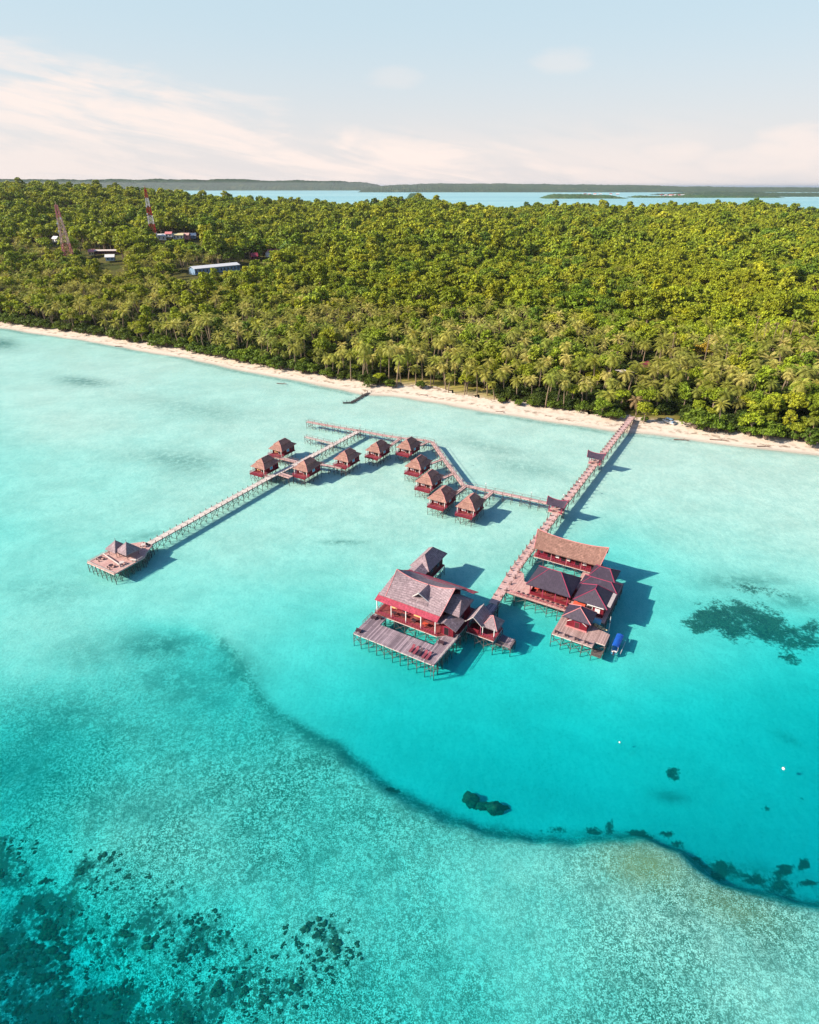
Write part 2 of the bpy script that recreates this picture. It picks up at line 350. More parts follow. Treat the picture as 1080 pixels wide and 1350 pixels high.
REEF = [(330, 830, 2.2), (250, 860, 2.6), (290, 900, 4.0), (200, 900, 2.2), (100, 870, 1.1), (40, 850, 1.0), (0, 900, 1.2), (0, 1000, 4.8), (80, 970, 4.4), (200, 1000, 2.2), (350, 1000, 2.6), (450, 1050, 2.4), (550, 1110, 2.1),
    (700, 1140, 1.7), (840, 1140, 1.5), (900, 1180, 1.1), (1000, 1220, 1.2), (1080, 1240, 1.4), (900, 1300, 1.6), (700, 1250, 2.0), (600, 1350, 2.6), (800, 1350, 2.1), (1080, 1350, 1.5), (400, 1200, 2.2), (300, 1300, 3.0),
    (200, 1250, 3.4), (100, 1150, 2.6), (0, 1100, 3.2), (0, 1200, 6), (0, 1320, 13), (100, 1350, 10), (40, 1260, 8), (220, 1350, 5), (420, 1350, 2.9), (200, 1120, 1.4), (120, 1060, 1.3), (300, 1060, 1.7), (0, 800, 1.1), (100, 720, .95), (200, 780, 1.0), (0, 700, 1.15), (100, 650, .9)]
def field(px, py, pts, sig=62.0):
    num = np.zeros(px.shape); den = np.zeros(px.shape)
    for x, y, v in pts:
        r2 = (px - x) ** 2 + (py - y) ** 2; w = np.exp(-r2 / (2 * sig * sig)) + 2e-3 / (1 + (r2 / 9000) ** 1.5)
        num += w * v; den += w
    return num / den
EDGE = np.array([(-260, 330)] + [at(*p) for p in [(0, 560), (120, 640), (200, 740), (262, 815), (300, 850), (330, 895), (352, 928), (378, 946), (410, 962), (440, 978), (470, 1000), (505, 1026), (540, 1046), (575, 1062), (610, 1076),
    (650, 1086), (700, 1094), (740, 1098), (790, 1096), (835, 1091), (870, 1098), (900, 1111), (925, 1130), (955, 1148), (990, 1159), (1030, 1168), (1080, 1180)]] + [(60, 38), (90, 30), (200, 10)])

def blob(px, py, x, y, rx, ry, rot=0.0):
    c, s = cos(R(rot)), sin(R(rot)); u = ((px - x) * c + (py - y) * s) / rx; v = (-(px - x) * s + (py - y) * c) / ry
    return np.exp(-(u * u + v * v) * 1.1)
def grid_mesh(name, X, Y, Z, mat, attrs=None, keep=None):
    nr, nc = X.shape; me = bpy.data.meshes.new(name)
    idx = np.arange(nr * nc).reshape(nr, nc)
    q = np.stack([idx[:-1, :-1], idx[:-1, 1:], idx[1:, 1:], idx[1:, :-1]], -1).reshape(-1, 4)
    if keep is not None:
        kk = keep.ravel(); q = q[kk[q].all(1)]
        used = np.unique(q); rem = -np.ones(nr * nc, int); rem[used] = np.arange(len(used)); q = rem[q]
    else: used = np.arange(nr * nc)
    co = np.stack([X.ravel(), Y.ravel(), Z.ravel()], 1)[used] * G
    me.vertices.add(len(co)); me.vertices.foreach_set('co', co.ravel().astype(np.float32))
    me.loops.add(q.size); me.loops.foreach_set('vertex_index', q.ravel().astype(np.int32))
    me.polygons.add(len(q)); me.polygons.foreach_set('loop_start', (np.arange(len(q)) * 4).astype(np.int32))
    me.update(calc_edges=True); me.polygons.foreach_set('use_smooth', np.ones(len(q), bool))
    for k, v in (attrs or {}).items():
        at_ = me.attributes.new(k, 'FLOAT', 'POINT'); at_.data.foreach_set('value', v.ravel()[used].astype(np.float32))
    me.materials.append(mat); me.update()
    o = bpy.data.objects.new(name, me); col.objects.link(o); return o

def seabed_mat():
    t = NT('sea_floor_sand'); g = t.node('ShaderNodeNewGeometry'); v = g.outputs['Position']
    n_big = t.noise(v, .05, 4, .6); n_mid = t.noise(v, .35, 4, .6); n_fine = t.noise(v, 1.6, 3, .65); n_grain = t.noise(v, 5.0, 2, .75)
    c = t.mix(t.ramp(n_big, .35, .65), (.64, .58, .48), (.72, .66, .55))
    c = t.mix(t.ramp(n_fine, .42, .68, 0, .30), c, (.42, .38, .32)); c = t.mix(t.ramp(t.noise(v, 2.6, 2, .7), .42, .62, 0, .22), c, (.80, .74, .64))  # fine sand tones also imitate the mottled light that waves throw on the bottom
    rub = t.attr('rubble')
    m1 = t.ramp(t.math('ADD', t.math('MULTIPLY', n_fine, .45), t.math('MULTIPLY', n_grain, .55)), .42, .56)
    c = t.mix(t.math('MULTIPLY', m1, t.math('MULTIPLY', rub, .92)), c, (.095, .135, .095)); c = t.mix(t.math('MULTIPLY', t.ramp(n_grain, .46, .34), t.math('MULTIPLY', rub, .75)), c, (.92, .90, .78))
    m2 = t.ramp(t.noise(v, .22, 5, .7, .5), .50, .64)
    c = t.mix(t.math('MULTIPLY', m2, t.math('MULTIPLY', rub, .45)), c, (.14, .17, .13))
    gr = t.attr('grass'); m3 = t.math('MULTIPLY', t.ramp(t.math('ADD', n_mid, t.math('MULTIPLY', n_fine, .5)), .50, .86, .25, 1.0), gr, True)
    c = t.mix(m3, c, (.075, .15, .12))
    al = t.attr('algae'); c = t.mix(t.math('MULTIPLY', al, t.ramp(n_grain, .3, .7, .45, 1.0)), c, (.36, .20, .06))
    co = t.attr('coral')
    n_blot = t.noise(v, .16, 4, .7, .6)
    nn = t.math('ADD', t.math('MULTIPLY', n_blot, .42), t.math('ADD', t.math('MULTIPLY', n_mid, .28), t.math('MULTIPLY', n_fine, .30)))
    th = t.math('SUBTRACT', .715, t.math('MULTIPLY', co, .42)); m4 = t.ramp(nn, th, t.math('ADD', th, .12))
    m4 = t.math('MULTIPLY', m4, t.ramp(co, .02, .12))
    cc = t.mix(t.ramp(t.math('ADD', t.math('MULTIPLY', n_grain, .4), t.math('MULTIPLY', n_fine, .6)), .46, .62), (.005, .014, .017), (.10, .12, .075)); cc = t.mix(t.ramp(n_mid, .5, .66, 0, .6), cc, (.05, .085, .06))
    c = t.mix(t.math('MULTIPLY', m4, .93), c, cc)
    sm = t.attr('smooth'); c = t.mix(t.math('MULTIPLY', sm, .9), c, (.035, .06, .05))
    wet = t.attr('wet'); c = t.mix(t.math('MULTIPLY', wet, .65), c, (.34, .25, .18))
    dry = t.attr('dry'); c = t.mix(t.math('MULTIPLY', dry, .8), c, t.mix(t.ramp(n_mid, .4, .65), (.66, .53, .42), (.54, .41, .31)))
    wrack = t.attr('wrack'); c = t.mix(t.math('MULTIPLY', wrack, t.ramp(n_mid, .50, .62)), c, (.16, .10, .06))
    t.bump(t.math('ADD', n_fine, t.math('MULTIPLY', n_grain, t.math('ADD', .3, rub))), .5, .12)
    return t.fin(c, .9, .15)
def build_seabed():
    rows = np.concatenate([np.linspace(-70, 14, 16)[:-1], 14 + (430 - 14) * (np.linspace(0, 1, 420) ** 1.45)])
    u = np.linspace(-1, 1, 420); u = np.sign(u) * np.abs(u) ** 1.15
    Yg = np.repeat(rows[:, None], len(u), 1); Xg = u[None, :] * (85 + 1.05 * np.maximum(Yg, 0))
    d = seg_dist(Xg, Yg, COAST) + (vnoise(Xg, Yg, 9, 2) - .5) * 1.6 + (vnoise(Xg, Yg, 30, 4) - .5) * 2.0
    px, py = project(Xg, np.maximum(Yg, 12)); px = np.clip(px, -500, 1580); py = np.clip(py, 300, 1500)
    e = seg_dist(Xg, Yg, EDGE) + (vnoise(Xg, Yg, 2.2, 6) - .5) * .7       # + on the lagoon side
    pl = field(px, py, [(q[0], q[1], q[2] * (.54 if q[2] < 2.3 and q[1] < 700 else .62 if q[2] < 2.3 and q[1] < 800 else 1.18 if q[2] > 5 else 1.0)) for q in LAG]); pr = field(px, py, REEF) * (1.28 - .26 * sstep(px, 560, 860))
    wd = 1 + 16 * (1 - sstep(py, 785, 838)); w = sstep(e, -2.0 * wd, 1.2 * wd); P = pr * (1 - w) + pl * w
    P = P * (1 + (vnoise(Xg, Yg, 26, 8) - .5) * .22 + (vnoise(Xg * .6 + Yg * .5, Yg, 11, 9) - .5) * .14)
    sind = H / np.sqrt(Xg ** 2 + Yg ** 2 + H * H)
    depth = P / (1 / S[2] + 1 / sind) / G * 1.0
    along = np.maximum(0, -d)
    depth = np.minimum(depth, .02 + .045 * along)
    Z = np.where(d > 0, np.minimum(.085 * d, 1.1), -depth)
    rel = (vnoise(Xg, Yg, 1.6, 11) - .5) * .12 + (vnoise(Xg, Yg, .8, 12) - .5) * .08
    reef = (1 - w) * (py > 780) * sstep(py, 780, 900)
    Z = Z + np.where(d < -2, rel * reef * np.minimum(1, depth), 0)
    rubble = reef * (.35 + .65 * sstep(py, 850, 1000)) * (.45 + .8 * vnoise(Xg, Yg, 14, 51)) * (.7 + .5 * vnoise(Xg, Yg, 4.5, 52)) * (1 - .75 * np.exp(-((px - 60) / 90) ** 2 - ((py - 860) / 50) ** 2))
    rubble = np.maximum(rubble, .9 * np.exp(-((e + .2) / .9) ** 2) * sstep(py, 830, 900))
    coral = np.zeros(px.shape); cn_ = vnoise(Xg, Yg, 5, 91)
    for b in [(985, 818, 92, 36, 10, .92), (1050, 838, 52, 28, 15, .84), (930, 815, 40, 26, 0, .86), (1000, 778, 60, 15, 5, .62), (1068, 830, 30, 24, 0, .8), (1045, 864, 30, 9, 15, .85)]:
        coral = np.maximum(coral, b[5] * blob(px, py, *b[:5]))
    for b in [(0, 1300, 150, 150, 0, .95), (120, 1330, 130, 80, 0, .85), (60, 1200, 90, 70, 0, .80), (130, 1150, 60, 45, 20, .74), (250, 1230, 90, 60, 10, .68), (330, 1300, 130, 80, 0, .66), (10, 1130, 50, 60, 0, .74), (240, 1330, 90, 60, 0, .72), (420, 1250, 90, 70, 0, .56), (200, 1200, 120, 60, 0, .6),
              (240, 1170, 60, 25, 0, .42), (140, 1240, 80, 60, 0, .6)]:
        coral = np.maximum(coral, b[5] * 1.08 * blob(px, py, *b[:5]))
    for b in [(x_, y_, rx_ * 1.35, ry_ * 1.4, ro_, am_) for x_, y_, rx_, ry_, ro_, am_ in [(893, 1010, 10, 8, 0, .9), (787, 1082, 12, 6, 10, .85), (808, 1077, 7, 12, 0, .8), (850, 1087, 18, 6, 15, .85), (730, 1080, 20, 7, 0, .6), (952, 1140, 12, 9, 0, .8), (1045, 1127, 14, 7, 5, .8), (1070, 1122, 10, 7, 0, .8),
              (900, 1098, 14, 6, 20, .7), (1018, 1052, 13, 7, 0, .6), (1062, 1039, 10, 6, 0, .5), (520, 1033, 13, 5, 10, .9), (960, 1128, 40, 14, 10, .55), (1040, 1150, 40, 18, 10, .5), (885, 1085, 12, 5, 0, .8), (1000, 1140, 26, 7, 8, .7), (720, 1085, 16, 4, 5, .6), (1075, 1145, 18, 6, 0, .7), (925, 1118, 16, 5, 25, .7)]]:
        coral = np.maximum(coral, b[5] * 1.35 * blob(px, py, *b[:5]))
    coral = np.where(py > 1090, np.where(px < 560, np.minimum(coral, .76), coral), np.minimum(coral, .90)); coral = np.where((py > 760) & (py < 900), np.minimum(coral * 1.1, .82), coral)
    grass = np.zeros(px.shape)
    for b in [(0, 453, 26, 8, 4, 1.0), (110, 503, 40, 7, 5, .8), (235, 605, 60, 12, 5, .6), (260, 540, 90, 14, 8, .35), (210, 850, 70, 22, 0, .8), (120, 860, 50, 30, 0, .4), (90, 940, 90, 40, 0, .5), (240, 900, 80, 40, 20, .6), (450, 714, 30, 3, 0, .8), (195, 705, 45, 8, -10, .45),
              (250, 610, 40, 16, 0, .5), (690, 615, 60, 12, 12, .4), (650, 590, 60, 9, 12, .4), (1000, 1135, 90, 16, 10, .7), (800, 1085, 70, 7, 3, .5), (980, 765, 60, 9, 0, .7), (60, 780, 60, 20, 0, .35), (1050, 790, 40, 12, 0, .6), (310, 880, 40, 30, 40, .8), (20, 1010, 70, 40, 0, .6), (160, 1060, 80, 30, 0, .4)]:
        grass = np.maximum(grass, b[5] * blob(px, py, *b[:5]))
    grass = np.maximum(grass, .72 * np.exp(-(np.where(e > 0, e / .9, e / 2.1)) ** 2) * sstep(py, 815, 850) * (.85 + .5 * vnoise(Xg, Yg, 6, 71)))
    grass = np.maximum(grass, .6 * np.exp(-((d + 2.2) / 1.2) ** 2) * (vnoise(Xg, Yg, 25, 21) > .45))
    smooth = np.maximum(blob(px, py, 888, 1038, 24, 8, 8) * .55, blob(px, py, 1042, 963, 22, 5, 25) * .4)
    smooth = np.maximum(smooth, blob(px, py, 490, 962, 2, 1))
    algae = 1.0 * blob(px, py, 850, 1140, 62, 32, 10) * reef; algae = np.maximum(algae, .6 * blob(px, py, 960, 1190, 80, 26, 20) * reef)
    wet = np.exp(-((d - .2) / 1.6) ** 2); dry = sstep(d, 1.0, 3.0)
    wrack = np.exp(-((d - 4.2 - (vnoise(Xg, Yg, 14, 31) - .5) * 4) / .9) ** 2) * .9 + .7 * sstep(d, 8, 11)
    o = grid_mesh('seabed', Xg, Yg, Z, seabed_mat(), dict(rubble=rubble, coral=coral, grass=grass, smooth=smooth, algae=algae, wet=wet, dry=dry, wrack=np.clip(wrack, 0, 1)), keep=(d < 2.2))
    tag(o, kind='structure')
    sand = grid_mesh('beach', Xg, Yg, Z, o.data.materials[0], dict(rubble=rubble * 0, coral=coral * 0, grass=grass * 0, smooth=smooth * 0, algae=algae * 0, wet=wet, dry=dry, wrack=np.clip(wrack, 0, 1)), keep=((d > -.6) & (d < 13.5 + (vnoise(Xg, Yg, 5, 61) - .5) * 5)))
    sand.location.z = .02
    tag(sand, kind='structure')
build_seabed()

def build_water():
    t = NT('lagoon_water'); N = t.n
    t.n.remove(t.bsdf)
    tr = t.node('ShaderNodeBsdfTransparent'); pass
    gl = t.node('ShaderNodeBsdfGlossy'); gl.inputs['Roughness'].default_value = .12; gl.inputs[0].default_value = (1, 1, 1, 1)
    df = t.node('ShaderNodeBsdfDiffuse'); df.inputs[0].default_value = (.0, .62, .62, 1)
    g = t.node('ShaderNodeNewGeometry'); v = g.outputs['Position']
    b = t.node('ShaderNodeBump'); b.inputs['Strength'].default_value = .9; b.inputs['Distance'].default_value = .12
    t.put(b.inputs['Height'], t.math('ADD', t.noise(v, .9, 3, .6, .3), t.math('MULTIPLY', t.noise(v, .22, 3, .55), 1.6)))
    t.l(b.outputs[0], gl.inputs['Normal'])
    wv = t.math('ADD', t.math('MULTIPLY', t.noise(s_map(t, v, (1.0, .5, 1)), .75, 3, .65, .4), .6), t.math('MULTIPLY', t.noise(v, .16, 3, .6), .4)); t.l(t.mix(t.ramp(wv, .40, .60), (.88, .93, .935), (.99, 1, 1)), tr.inputs[0])  # wave pattern in the tint imitates light bent by the wavelets
    lw = t.node('ShaderNodeLayerWeight'); t.l(b.outputs[0], lw.inputs['Normal'])
    fr = t.math('ADD', .02, t.math('MULTIPLY', .98, t.math('POWER', lw.outputs['Facing'], 5.0)))
    m0 = t.node('ShaderNodeMixShader'); m0.inputs[0].default_value = .05; t.l(tr.outputs[0], m0.inputs[1]); t.l(df.outputs[0], m0.inputs[2])
    m = t.node('ShaderNodeMixShader'); t.l(t.math('MULTIPLY', fr, .25), m.inputs[0]); t.l(m0.outputs[0], m.inputs[1]); t.l(gl.outputs[0], m.inputs[2]); t.l(m.outputs[0], t.out.inputs[0])
    # absorption sigma = density*(1-colour)
    ab_ = t.node('ShaderNodeVolumeAbsorption'); ab_.inputs['Density'].default_value = .85; ab_.inputs['Color'].default_value = (0.06, 1 - .074 / .85, 1 - .052 / .85, 1)
    t.l(ab_.outputs[0], t.out.inputs['Volume'])
    o = MB().box(-700, -140, -16, 700, 640, 0).build('lagoon_water', t.mat); tag(o, kind='structure')
    deep = MB().face([(-690, -130, -12), (690, -130, -12), (690, 630, -12), (-690, 630, -12)]).build('deep_seabed', paint_mat('deep_sand', (.4, .36, .3))); tag(deep, kind='structure')
    # open sea all round, out to the horizon
    s = NT('open_sea'); v = s.node('ShaderNodeNewGeometry').outputs['Position']
    big = s.noise(s_map(s, v, (.00025, .0009, 1)), 1.0, 4, .55)
    sep = s.node('ShaderNodeSeparateXYZ'); s.l(v, sep.inputs[0])
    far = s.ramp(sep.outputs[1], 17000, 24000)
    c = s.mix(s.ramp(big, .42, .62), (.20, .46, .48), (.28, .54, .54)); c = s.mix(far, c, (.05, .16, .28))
    s.bump(s.noise(v, .25, 3, .6), .5, .5)
    o = MB()
    B = 90000
    o.face([(-B, 640, 0), (B, 640, 0), (B, B, 0), (-B, B, 0)]).face([(-B, -B, 0), (B, -B, 0), (B, -140, 0), (-B, -140, 0)])
    o.face([(-B, -140, 0), (-700, -140, 0), (-700, 640, 0), (-B, 640, 0)]).face([(700, -140, 0), (B, -140, 0), (B, 640, 0), (700, 640, 0)])
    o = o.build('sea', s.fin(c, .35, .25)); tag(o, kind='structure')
def s_map(t, v, sc_):
    m = t.node('ShaderNodeMapping'); t.l(v, m.inputs[0]); m.inputs['Scale'].default_value = sc_; return m.outputs[0]
build_water()
# ------------------------------------------------------------------ island ground
def build_ground():
    rows = np.concatenate([np.linspace(-120, 160, 24)[:-1], np.linspace(160, 1720, 260)])
    u = np.linspace(-1, 1, 300)
    Yg = np.repeat(rows[:, None], len(u), 1); Xg = u[None, :] * (500 + .95 * np.maximum(Yg, 0))
    d = seg_dist(Xg, Yg, COAST); Z = terrain(Xg, Yg, d) - .06 - .5 * (d < 12)
    t = NT('island_ground'); v = t.node('ShaderNodeNewGeometry').outputs['Position']
    n1 = t.noise(v, .06, 4, .6); n2 = t.noise(v, .8, 3, .6)
    c = t.mix(t.ramp(n1, .4, .6), (.055, .065, .012), (.11, .095, .025)); c = t.mix(t.ramp(n2, .5, .75, 0, .5), c, (.03, .035, .01))
    gr = t.attr('lawn'); c = t.mix(gr, c, t.mix(t.ramp(n2, .35, .7), (.26, .25, .035), (.34, .24, .08)))
    sa = t.attr('sand'); c = t.mix(sa, c, t.mix(t.ramp(n2, .4, .7), (.62, .48, .36), (.40, .25, .13)))
    px, py = project(Xg, np.maximum(Yg, 12))
    lawn = sstep(d, 10, 13) * (1 - sstep(d, 20, 26)) * np.maximum(sstep(px, 505, 530) * (1 - sstep(px, 790, 830)), .35)
    sand = (1 - sstep(d, 10, 13 + 4 * vnoise(Xg, Yg, 12, 3)))
    o = grid_mesh('island_ground', Xg, Yg, Z, t.fin(c, .95, .1), dict(lawn=lawn, sand=sand), keep=(d > 8))
    tag(o, kind='structure')
build_ground()

# ------------------------------------------------------------------ foliage meshes
def quad_cloud(P, Nn, size, rng, aspect=.62, jit=.9):
    """leaf-sized quads at points P facing roughly Nn"""
    n = len(P); Nv = Nn + rng.normal(0, jit, (n, 3)); Nv /= np.linalg.norm(Nv, axis=1)[:, None]
    r = rng.normal(0, 1, (n, 3)); U_ = np.cross(Nv, r); U_ /= np.linalg.norm(U_, axis=1)[:, None]; V_ = np.cross(Nv, U_)
    s = size * rng.uniform(.6, 1.35, (n, 1)); a = U_ * s; b = V_ * s * aspect
    return np.stack([P - a, P - b, P + a, P + b], 1).reshape(-1, 3)
def np_mesh(name, co, faces_n, mat_idx, mats):
    me = bpy.data.meshes.new(name); nf = len(co) // faces_n
    me.vertices.add(len(co)); me.vertices.foreach_set('co', (co * G).astype(np.float32).ravel())
    me.loops.add(len(co)); me.loops.foreach_set('vertex_index', np.arange(len(co), dtype=np.int32))
    me.polygons.add(nf); me.polygons.foreach_set('loop_start', (np.arange(nf) * faces_n).astype(np.int32)); me.update(calc_edges=True)
    if mat_idx is not None: me.polygons.foreach_set('material_index', np.asarray(mat_idx, np.int32))
    for m in mats: me.materials.append(m)
    me.update(); return me
def tree_arrays(seed, rad, hgt, nleaf, leaf, style):
    """crown leaf quads and the limb skeleton; hgt = crown top"""
    rng = np.random.default_rng(seed); lumps = []
    if style == 'dome':
        k = 23
        for i in range(k):
            a = i * 2.4 + rng.uniform(-.7, .7); rr = rad * math.sqrt((i + .5) / k) * rng.uniform(.62, .95)
            z = hgt - rad * .34 - (rr / rad) ** 2 * rad * .55 + rng.normal(0, rad * .15)
            lumps.append((rr * cos(a), rr * sin(a), z, rad * rng.uniform(.16, .36)))
    elif style == 'tall':
        for i in range(15):
            f = i / 14; a = i * 2.4 + rng.uniform(-.5, .5); rr = rad * (.25 + .5 * math.sin(pi * min(1, f * .85 + .12))) * rng.uniform(.6, 1)
            lumps.append((rr * cos(a), rr * sin(a), hgt * (.42 + .54 * f), rad * rng.uniform(.30, .42)))
    else:                                                   # spreading tiers
        for i in range(14):
            a = i * 2.4 + rng.uniform(-.6, .6); rr = rad * rng.uniform(.35, .85) * (1 - .35 * (i / 14))
            lumps.append((rr * cos(a), rr * sin(a), hgt * (.58 + .36 * i / 14) + rng.normal(0, .3), rad * rng.uniform(.22, .36)))
    Ps, Ns = [], []; tot = sum(l[3] ** 2 for l in lumps)
    for x, y, z, r in lumps:
        m = max(6, int(nleaf * r * r / tot)); dd = rng.normal(0, 1, (m, 3)); dd[:, 2] = np.where(dd[:, 2] < -.35, -dd[:, 2] * .5, dd[:, 2])
        dd /= np.linalg.norm(dd, axis=1)[:, None]; rr = r * rng.uniform(.5, 1.3, (m, 1)); dd2 = dd * [1, 1, .72]
        Ps.append(np.array([x, y, z]) + dd2 * rr); Ns.append(dd + [0, 0, .5])
    P = np.concatenate(Ps); Nn = np.concatenate(Ns)
    return quad_cloud(P, Nn, leaf, rng), lumps
def crown_mesh(name, seed, rad, hgt, nleaf, leaf, style, mat):
    co, lumps = tree_arrays(seed, rad, hgt, nleaf, leaf, style); return np_mesh(name, co, 4, None, [mat]), lumps
def trunk_mb(lumps, rad, hgt, seed):
    r = random.Random(seed); b = MB(); top = (r.uniform(-.3, .3), r.uniform(-.3, .3), hgt * .62)
    b.bar((0, 0, -1.5), (top[0] * .4, top[1] * .4, hgt * .36), .34, .26, 6).bar((top[0] * .4, top[1] * .4, hgt * .36), top, .26, .17, 6)
    for l in lumps[::2]: b.bar((top[0] * .5, top[1] * .5, hgt * r.uniform(.38, .56)), (l[0], l[1], l[2] - l[3] * .3), .13, .05, 4)
    return b
def palm_arrays(seed, R_, hgt, nfr, segs=7, droop=1.0):
    rng = np.random.default_rng(seed); quads = []
    lean = rng.uniform(-1.6, 1.6, 2); top = np.array([lean[0], lean[1], hgt])
    for i in range(nfr):
        a = i * 2.39996 + rng.uniform(-.2, .2); f = (i + .5) / nfr
        el = R(78 - 105 * f ** .9) + rng.uniform(-.1, .1); L_ = R_ * rng.uniform(.86, 1.1) * (.8 + .25 * math.sin(pi * f))
        h = np.array([cos(a), sin(a), 0.]); s = np.array([-sin(a), cos(a), 0.]); p = top.copy(); e = el; st = L_ / segs; pts = [p.copy()]
        for k in range(segs):
            p = p + (h * cos(e) + np.array([0, 0, 1.]) * sin(e)) * st; pts.append(p.copy()); e -= droop * (.20 + .10 * k / segs)
        for k in range(segs):
            w0 = .62 * math.sin(pi * min(1, (k / segs) * .86 + .12)) * R_ / 3.2; w1 = w0 * .55
            p0, p1 = pts[k], pts[k + 1]; dn = np.array([0, 0, -.42])
            nxt = (p1 - p0) * .75
            for sg in (-1, 1):                              # two leaflet fans a side, raked towards the tip, with a gap between
                for q in (0, .5):
                    a0 = p0 + (p1 - p0) * q; a1 = p0 + (p1 - p0) * (q + .36)
                    t0 = a0 + s * sg * w0 + dn * w0 + nxt; quads += [a0, a1, t0 + (p1 - p0) * .16, t0]
    return np.array(quads), top
def palm_trunk(top, seed, r0=.21):
    b = MB(); prev = (0, 0, -1.2)
    for k in range(1, 6):
        f = k / 5; q = (top[0] * f ** 1.7, top[1] * f ** 1.7, top[2] * f); b.bar(prev, q, r0 * (1.25 - .5 * (k - 1) / 5), r0 * (1.25 - .5 * f), 6); prev = q
    return b
STY = ['dome', 'tiers', 'dome', 'tall', 'dome', 'tiers']
near_tree = []
for i in range(6):
    rad = [4.6, 5.0, 3.9, 3.4, 5.4, 4.2][i]; hg = [10.5, 11.5, 9.5, 13.5, 11, 10][i]
    me, lumps = crown_mesh('tree_crown', 10 + i, rad, hg, 2300, .40, STY[i], M['leaf'])
    near_tree.append((me, trunk_mb(lumps, rad, hg, i).mesh('tree_trunk', M['trunk'])))
near_palm = []
for i in range(6):
    hg = [7.0, 8.2, 9.6, 7.6, 10.4, 6.2][i]; co, top = palm_arrays(40 + i, [3.3, 3.7, 3.4, 3.0, 3.6, 3.1][i], hg, 20 + i % 3 * 2, droop=[1.0, 1.25, .8, 1.1, 1.4, .9][i])
    near_palm.append((np_mesh('palm_crown', co, 4, None, [M['frond']]), palm_trunk(top, i).mesh('palm_trunk', M['palmtrunk'])))
shrub = []
for i in range(3):
    me, lumps = crown_mesh('shrub_foliage', 80 + i, 2.3 + .3 * i, 2.6 + .4 * i, 1100, .26, 'dome', M['shrubleaf'])
    b = MB()
    for l in lumps[::2]: b.bar((0, 0, -.4), (l[0] * .8, l[1] * .8, l[2] - .2), .09, .04, 4)
    shrub.append((me, b.mesh('shrub_stem', M['trunk'])))

# ------------------------------------------------------------------ clearings and tree positions
BUILT = []            # (x, y, radius, length towards the camera) kept free of trees
def clear(x, y, r, back=0): BUILT.append((x, y, r, back))
def ground_z(x, y): return float(terrain(np.array([x * 1.0]), np.array([y * 1.0]))[0])
def on_ground(px, py, dz=0.0):
    """the point of the terrain seen at a photo pixel"""
    z = 5.0
    for _ in range(40):
        x, y = at(px, py, z + dz); z = .5 * z + .5 * ground_z(x, y)
    return x, y, z
W_A = on_ground(252, 357, 3); W_B = on_ground(313, 351, 3)
HOUSES = [(357, 341, 'red'), (366, 340, 'red'), (336, 344, 'red2')]
VILLAGE = [(214, 315, 'white'), (224, 315, 'redr'), (236, 314, 'cream'), (245, 314, 'pink'), (254, 313, 'silver')]
SIDE = [(75, 318, 'bluew'), (133, 301, 'tan'), (122, 335, 'orange'), (143, 333, 'long'), (146, 342, 'silver')]
for f in np.linspace(0, 1, 5): clear(W_A[0] + (W_B[0] - W_A[0]) * f, W_A[1] + (W_B[1] - W_A[1]) * f, 13, 62)
hpos = {}
for (x, y, k) in HOUSES + VILLAGE + SIDE:
    hpos[(x, y)] = on_ground(x, y, 2); clear(hpos[(x, y)][0], hpos[(x, y)][1], 9, 75)
GROVE = [on_ground(846, 484, 2), on_ground(826, 489, 2)]
clear(*GROVE[0][:2], 4.5, 11); clear(*GROVE[1][:2], 4.5, 11)
TENT = at(881, 556, 1)
def blocked(x, y):
    for (cx, cy_, r, back) in BUILT:
        dd = math.hypot(cx, cy_); ux, uy = cx / dd, cy_ / dd; al = (x - cx) * ux + (y - cy_) * uy; la = abs(-(x - cx) * uy + (y - cy_) * ux)
        if -back - r < al < r and la < r: return True
    return False
def scatter():
    pts = []; Y = 150.0
    while Y < 1560:
        step = 4.5 + Y * .0042; hw = 80 + .80 * Y; n = int(2 * hw / step)
        for i in range(n):
            pts.append((-hw + (i + .5 + rnd.uniform(-.42, .42)) * step, Y + rnd.uniform(-.45, .45) * step, rnd.random(), rnd.random()))
        Y += step
    A = np.array(pts); d = seg_dist(A[:, 0], A[:, 1], COAST); ok = d > 8.6
    A = A[ok]; d = d[ok]; px, py = project(A[:, 0], A[:, 1])
    z = terrain(A[:, 0], A[:, 1], d)
    open_ = vnoise(A[:, 0], A[:, 1], 60, 41)
    pp = (.76 * (1 - sstep(d, 75, 175))) * (.55 + .9 * vnoise(A[:, 0], A[:, 1], 22, 42)) * (1 - .75 * sstep(px, 860, 1000) * (1 - sstep(d, 18, 40)))
    left = (1 - sstep(px, 260, 420)) * sstep(d, 60, 140) * (1 - sstep(A[:, 1], 560, 760)); pp = np.maximum(pp, .78 * left * (vnoise(A[:, 0], A[:, 1], 60, 43) > .33))
    pp = np.maximum(pp, .10 * (1 - sstep(A[:, 1], 500, 900)))
    ispalm = A[:, 2] < pp
    keep = (z > .4) & ~((open_ > .86) & (A[:, 1] > 320) & (A[:, 3] < .7))
    return A[keep], z[keep], ispalm[keep], d[keep], px[keep], py[keep]
A, Z_, PALM, D_, PX, PY = scatter()
notb = np.array([not blocked(a[0], a[1]) for a in A]); jet_foot = at(833, 550)
notb &= ~((np.abs(A[:, 0] - TENT[0]) < 6) & (np.abs(A[:, 1] - TENT[1]) < 7)) & ~(np.hypot(A[:, 0] - jet_foot[0], A[:, 1] - jet_foot[1]) < 5)
A, Z_, PALM, D_, PX, PY = (q[notb] for q in (A, Z_, PALM, D_, PX, PY))
inview = (PX > -10) & (PX < 1090)
dist = np.hypot(A[:, 0], A[:, 1])
def nearest(mask, n):
    i = np.where(mask & inview)[0]; return i[np.argsort(dist[i])][:n]
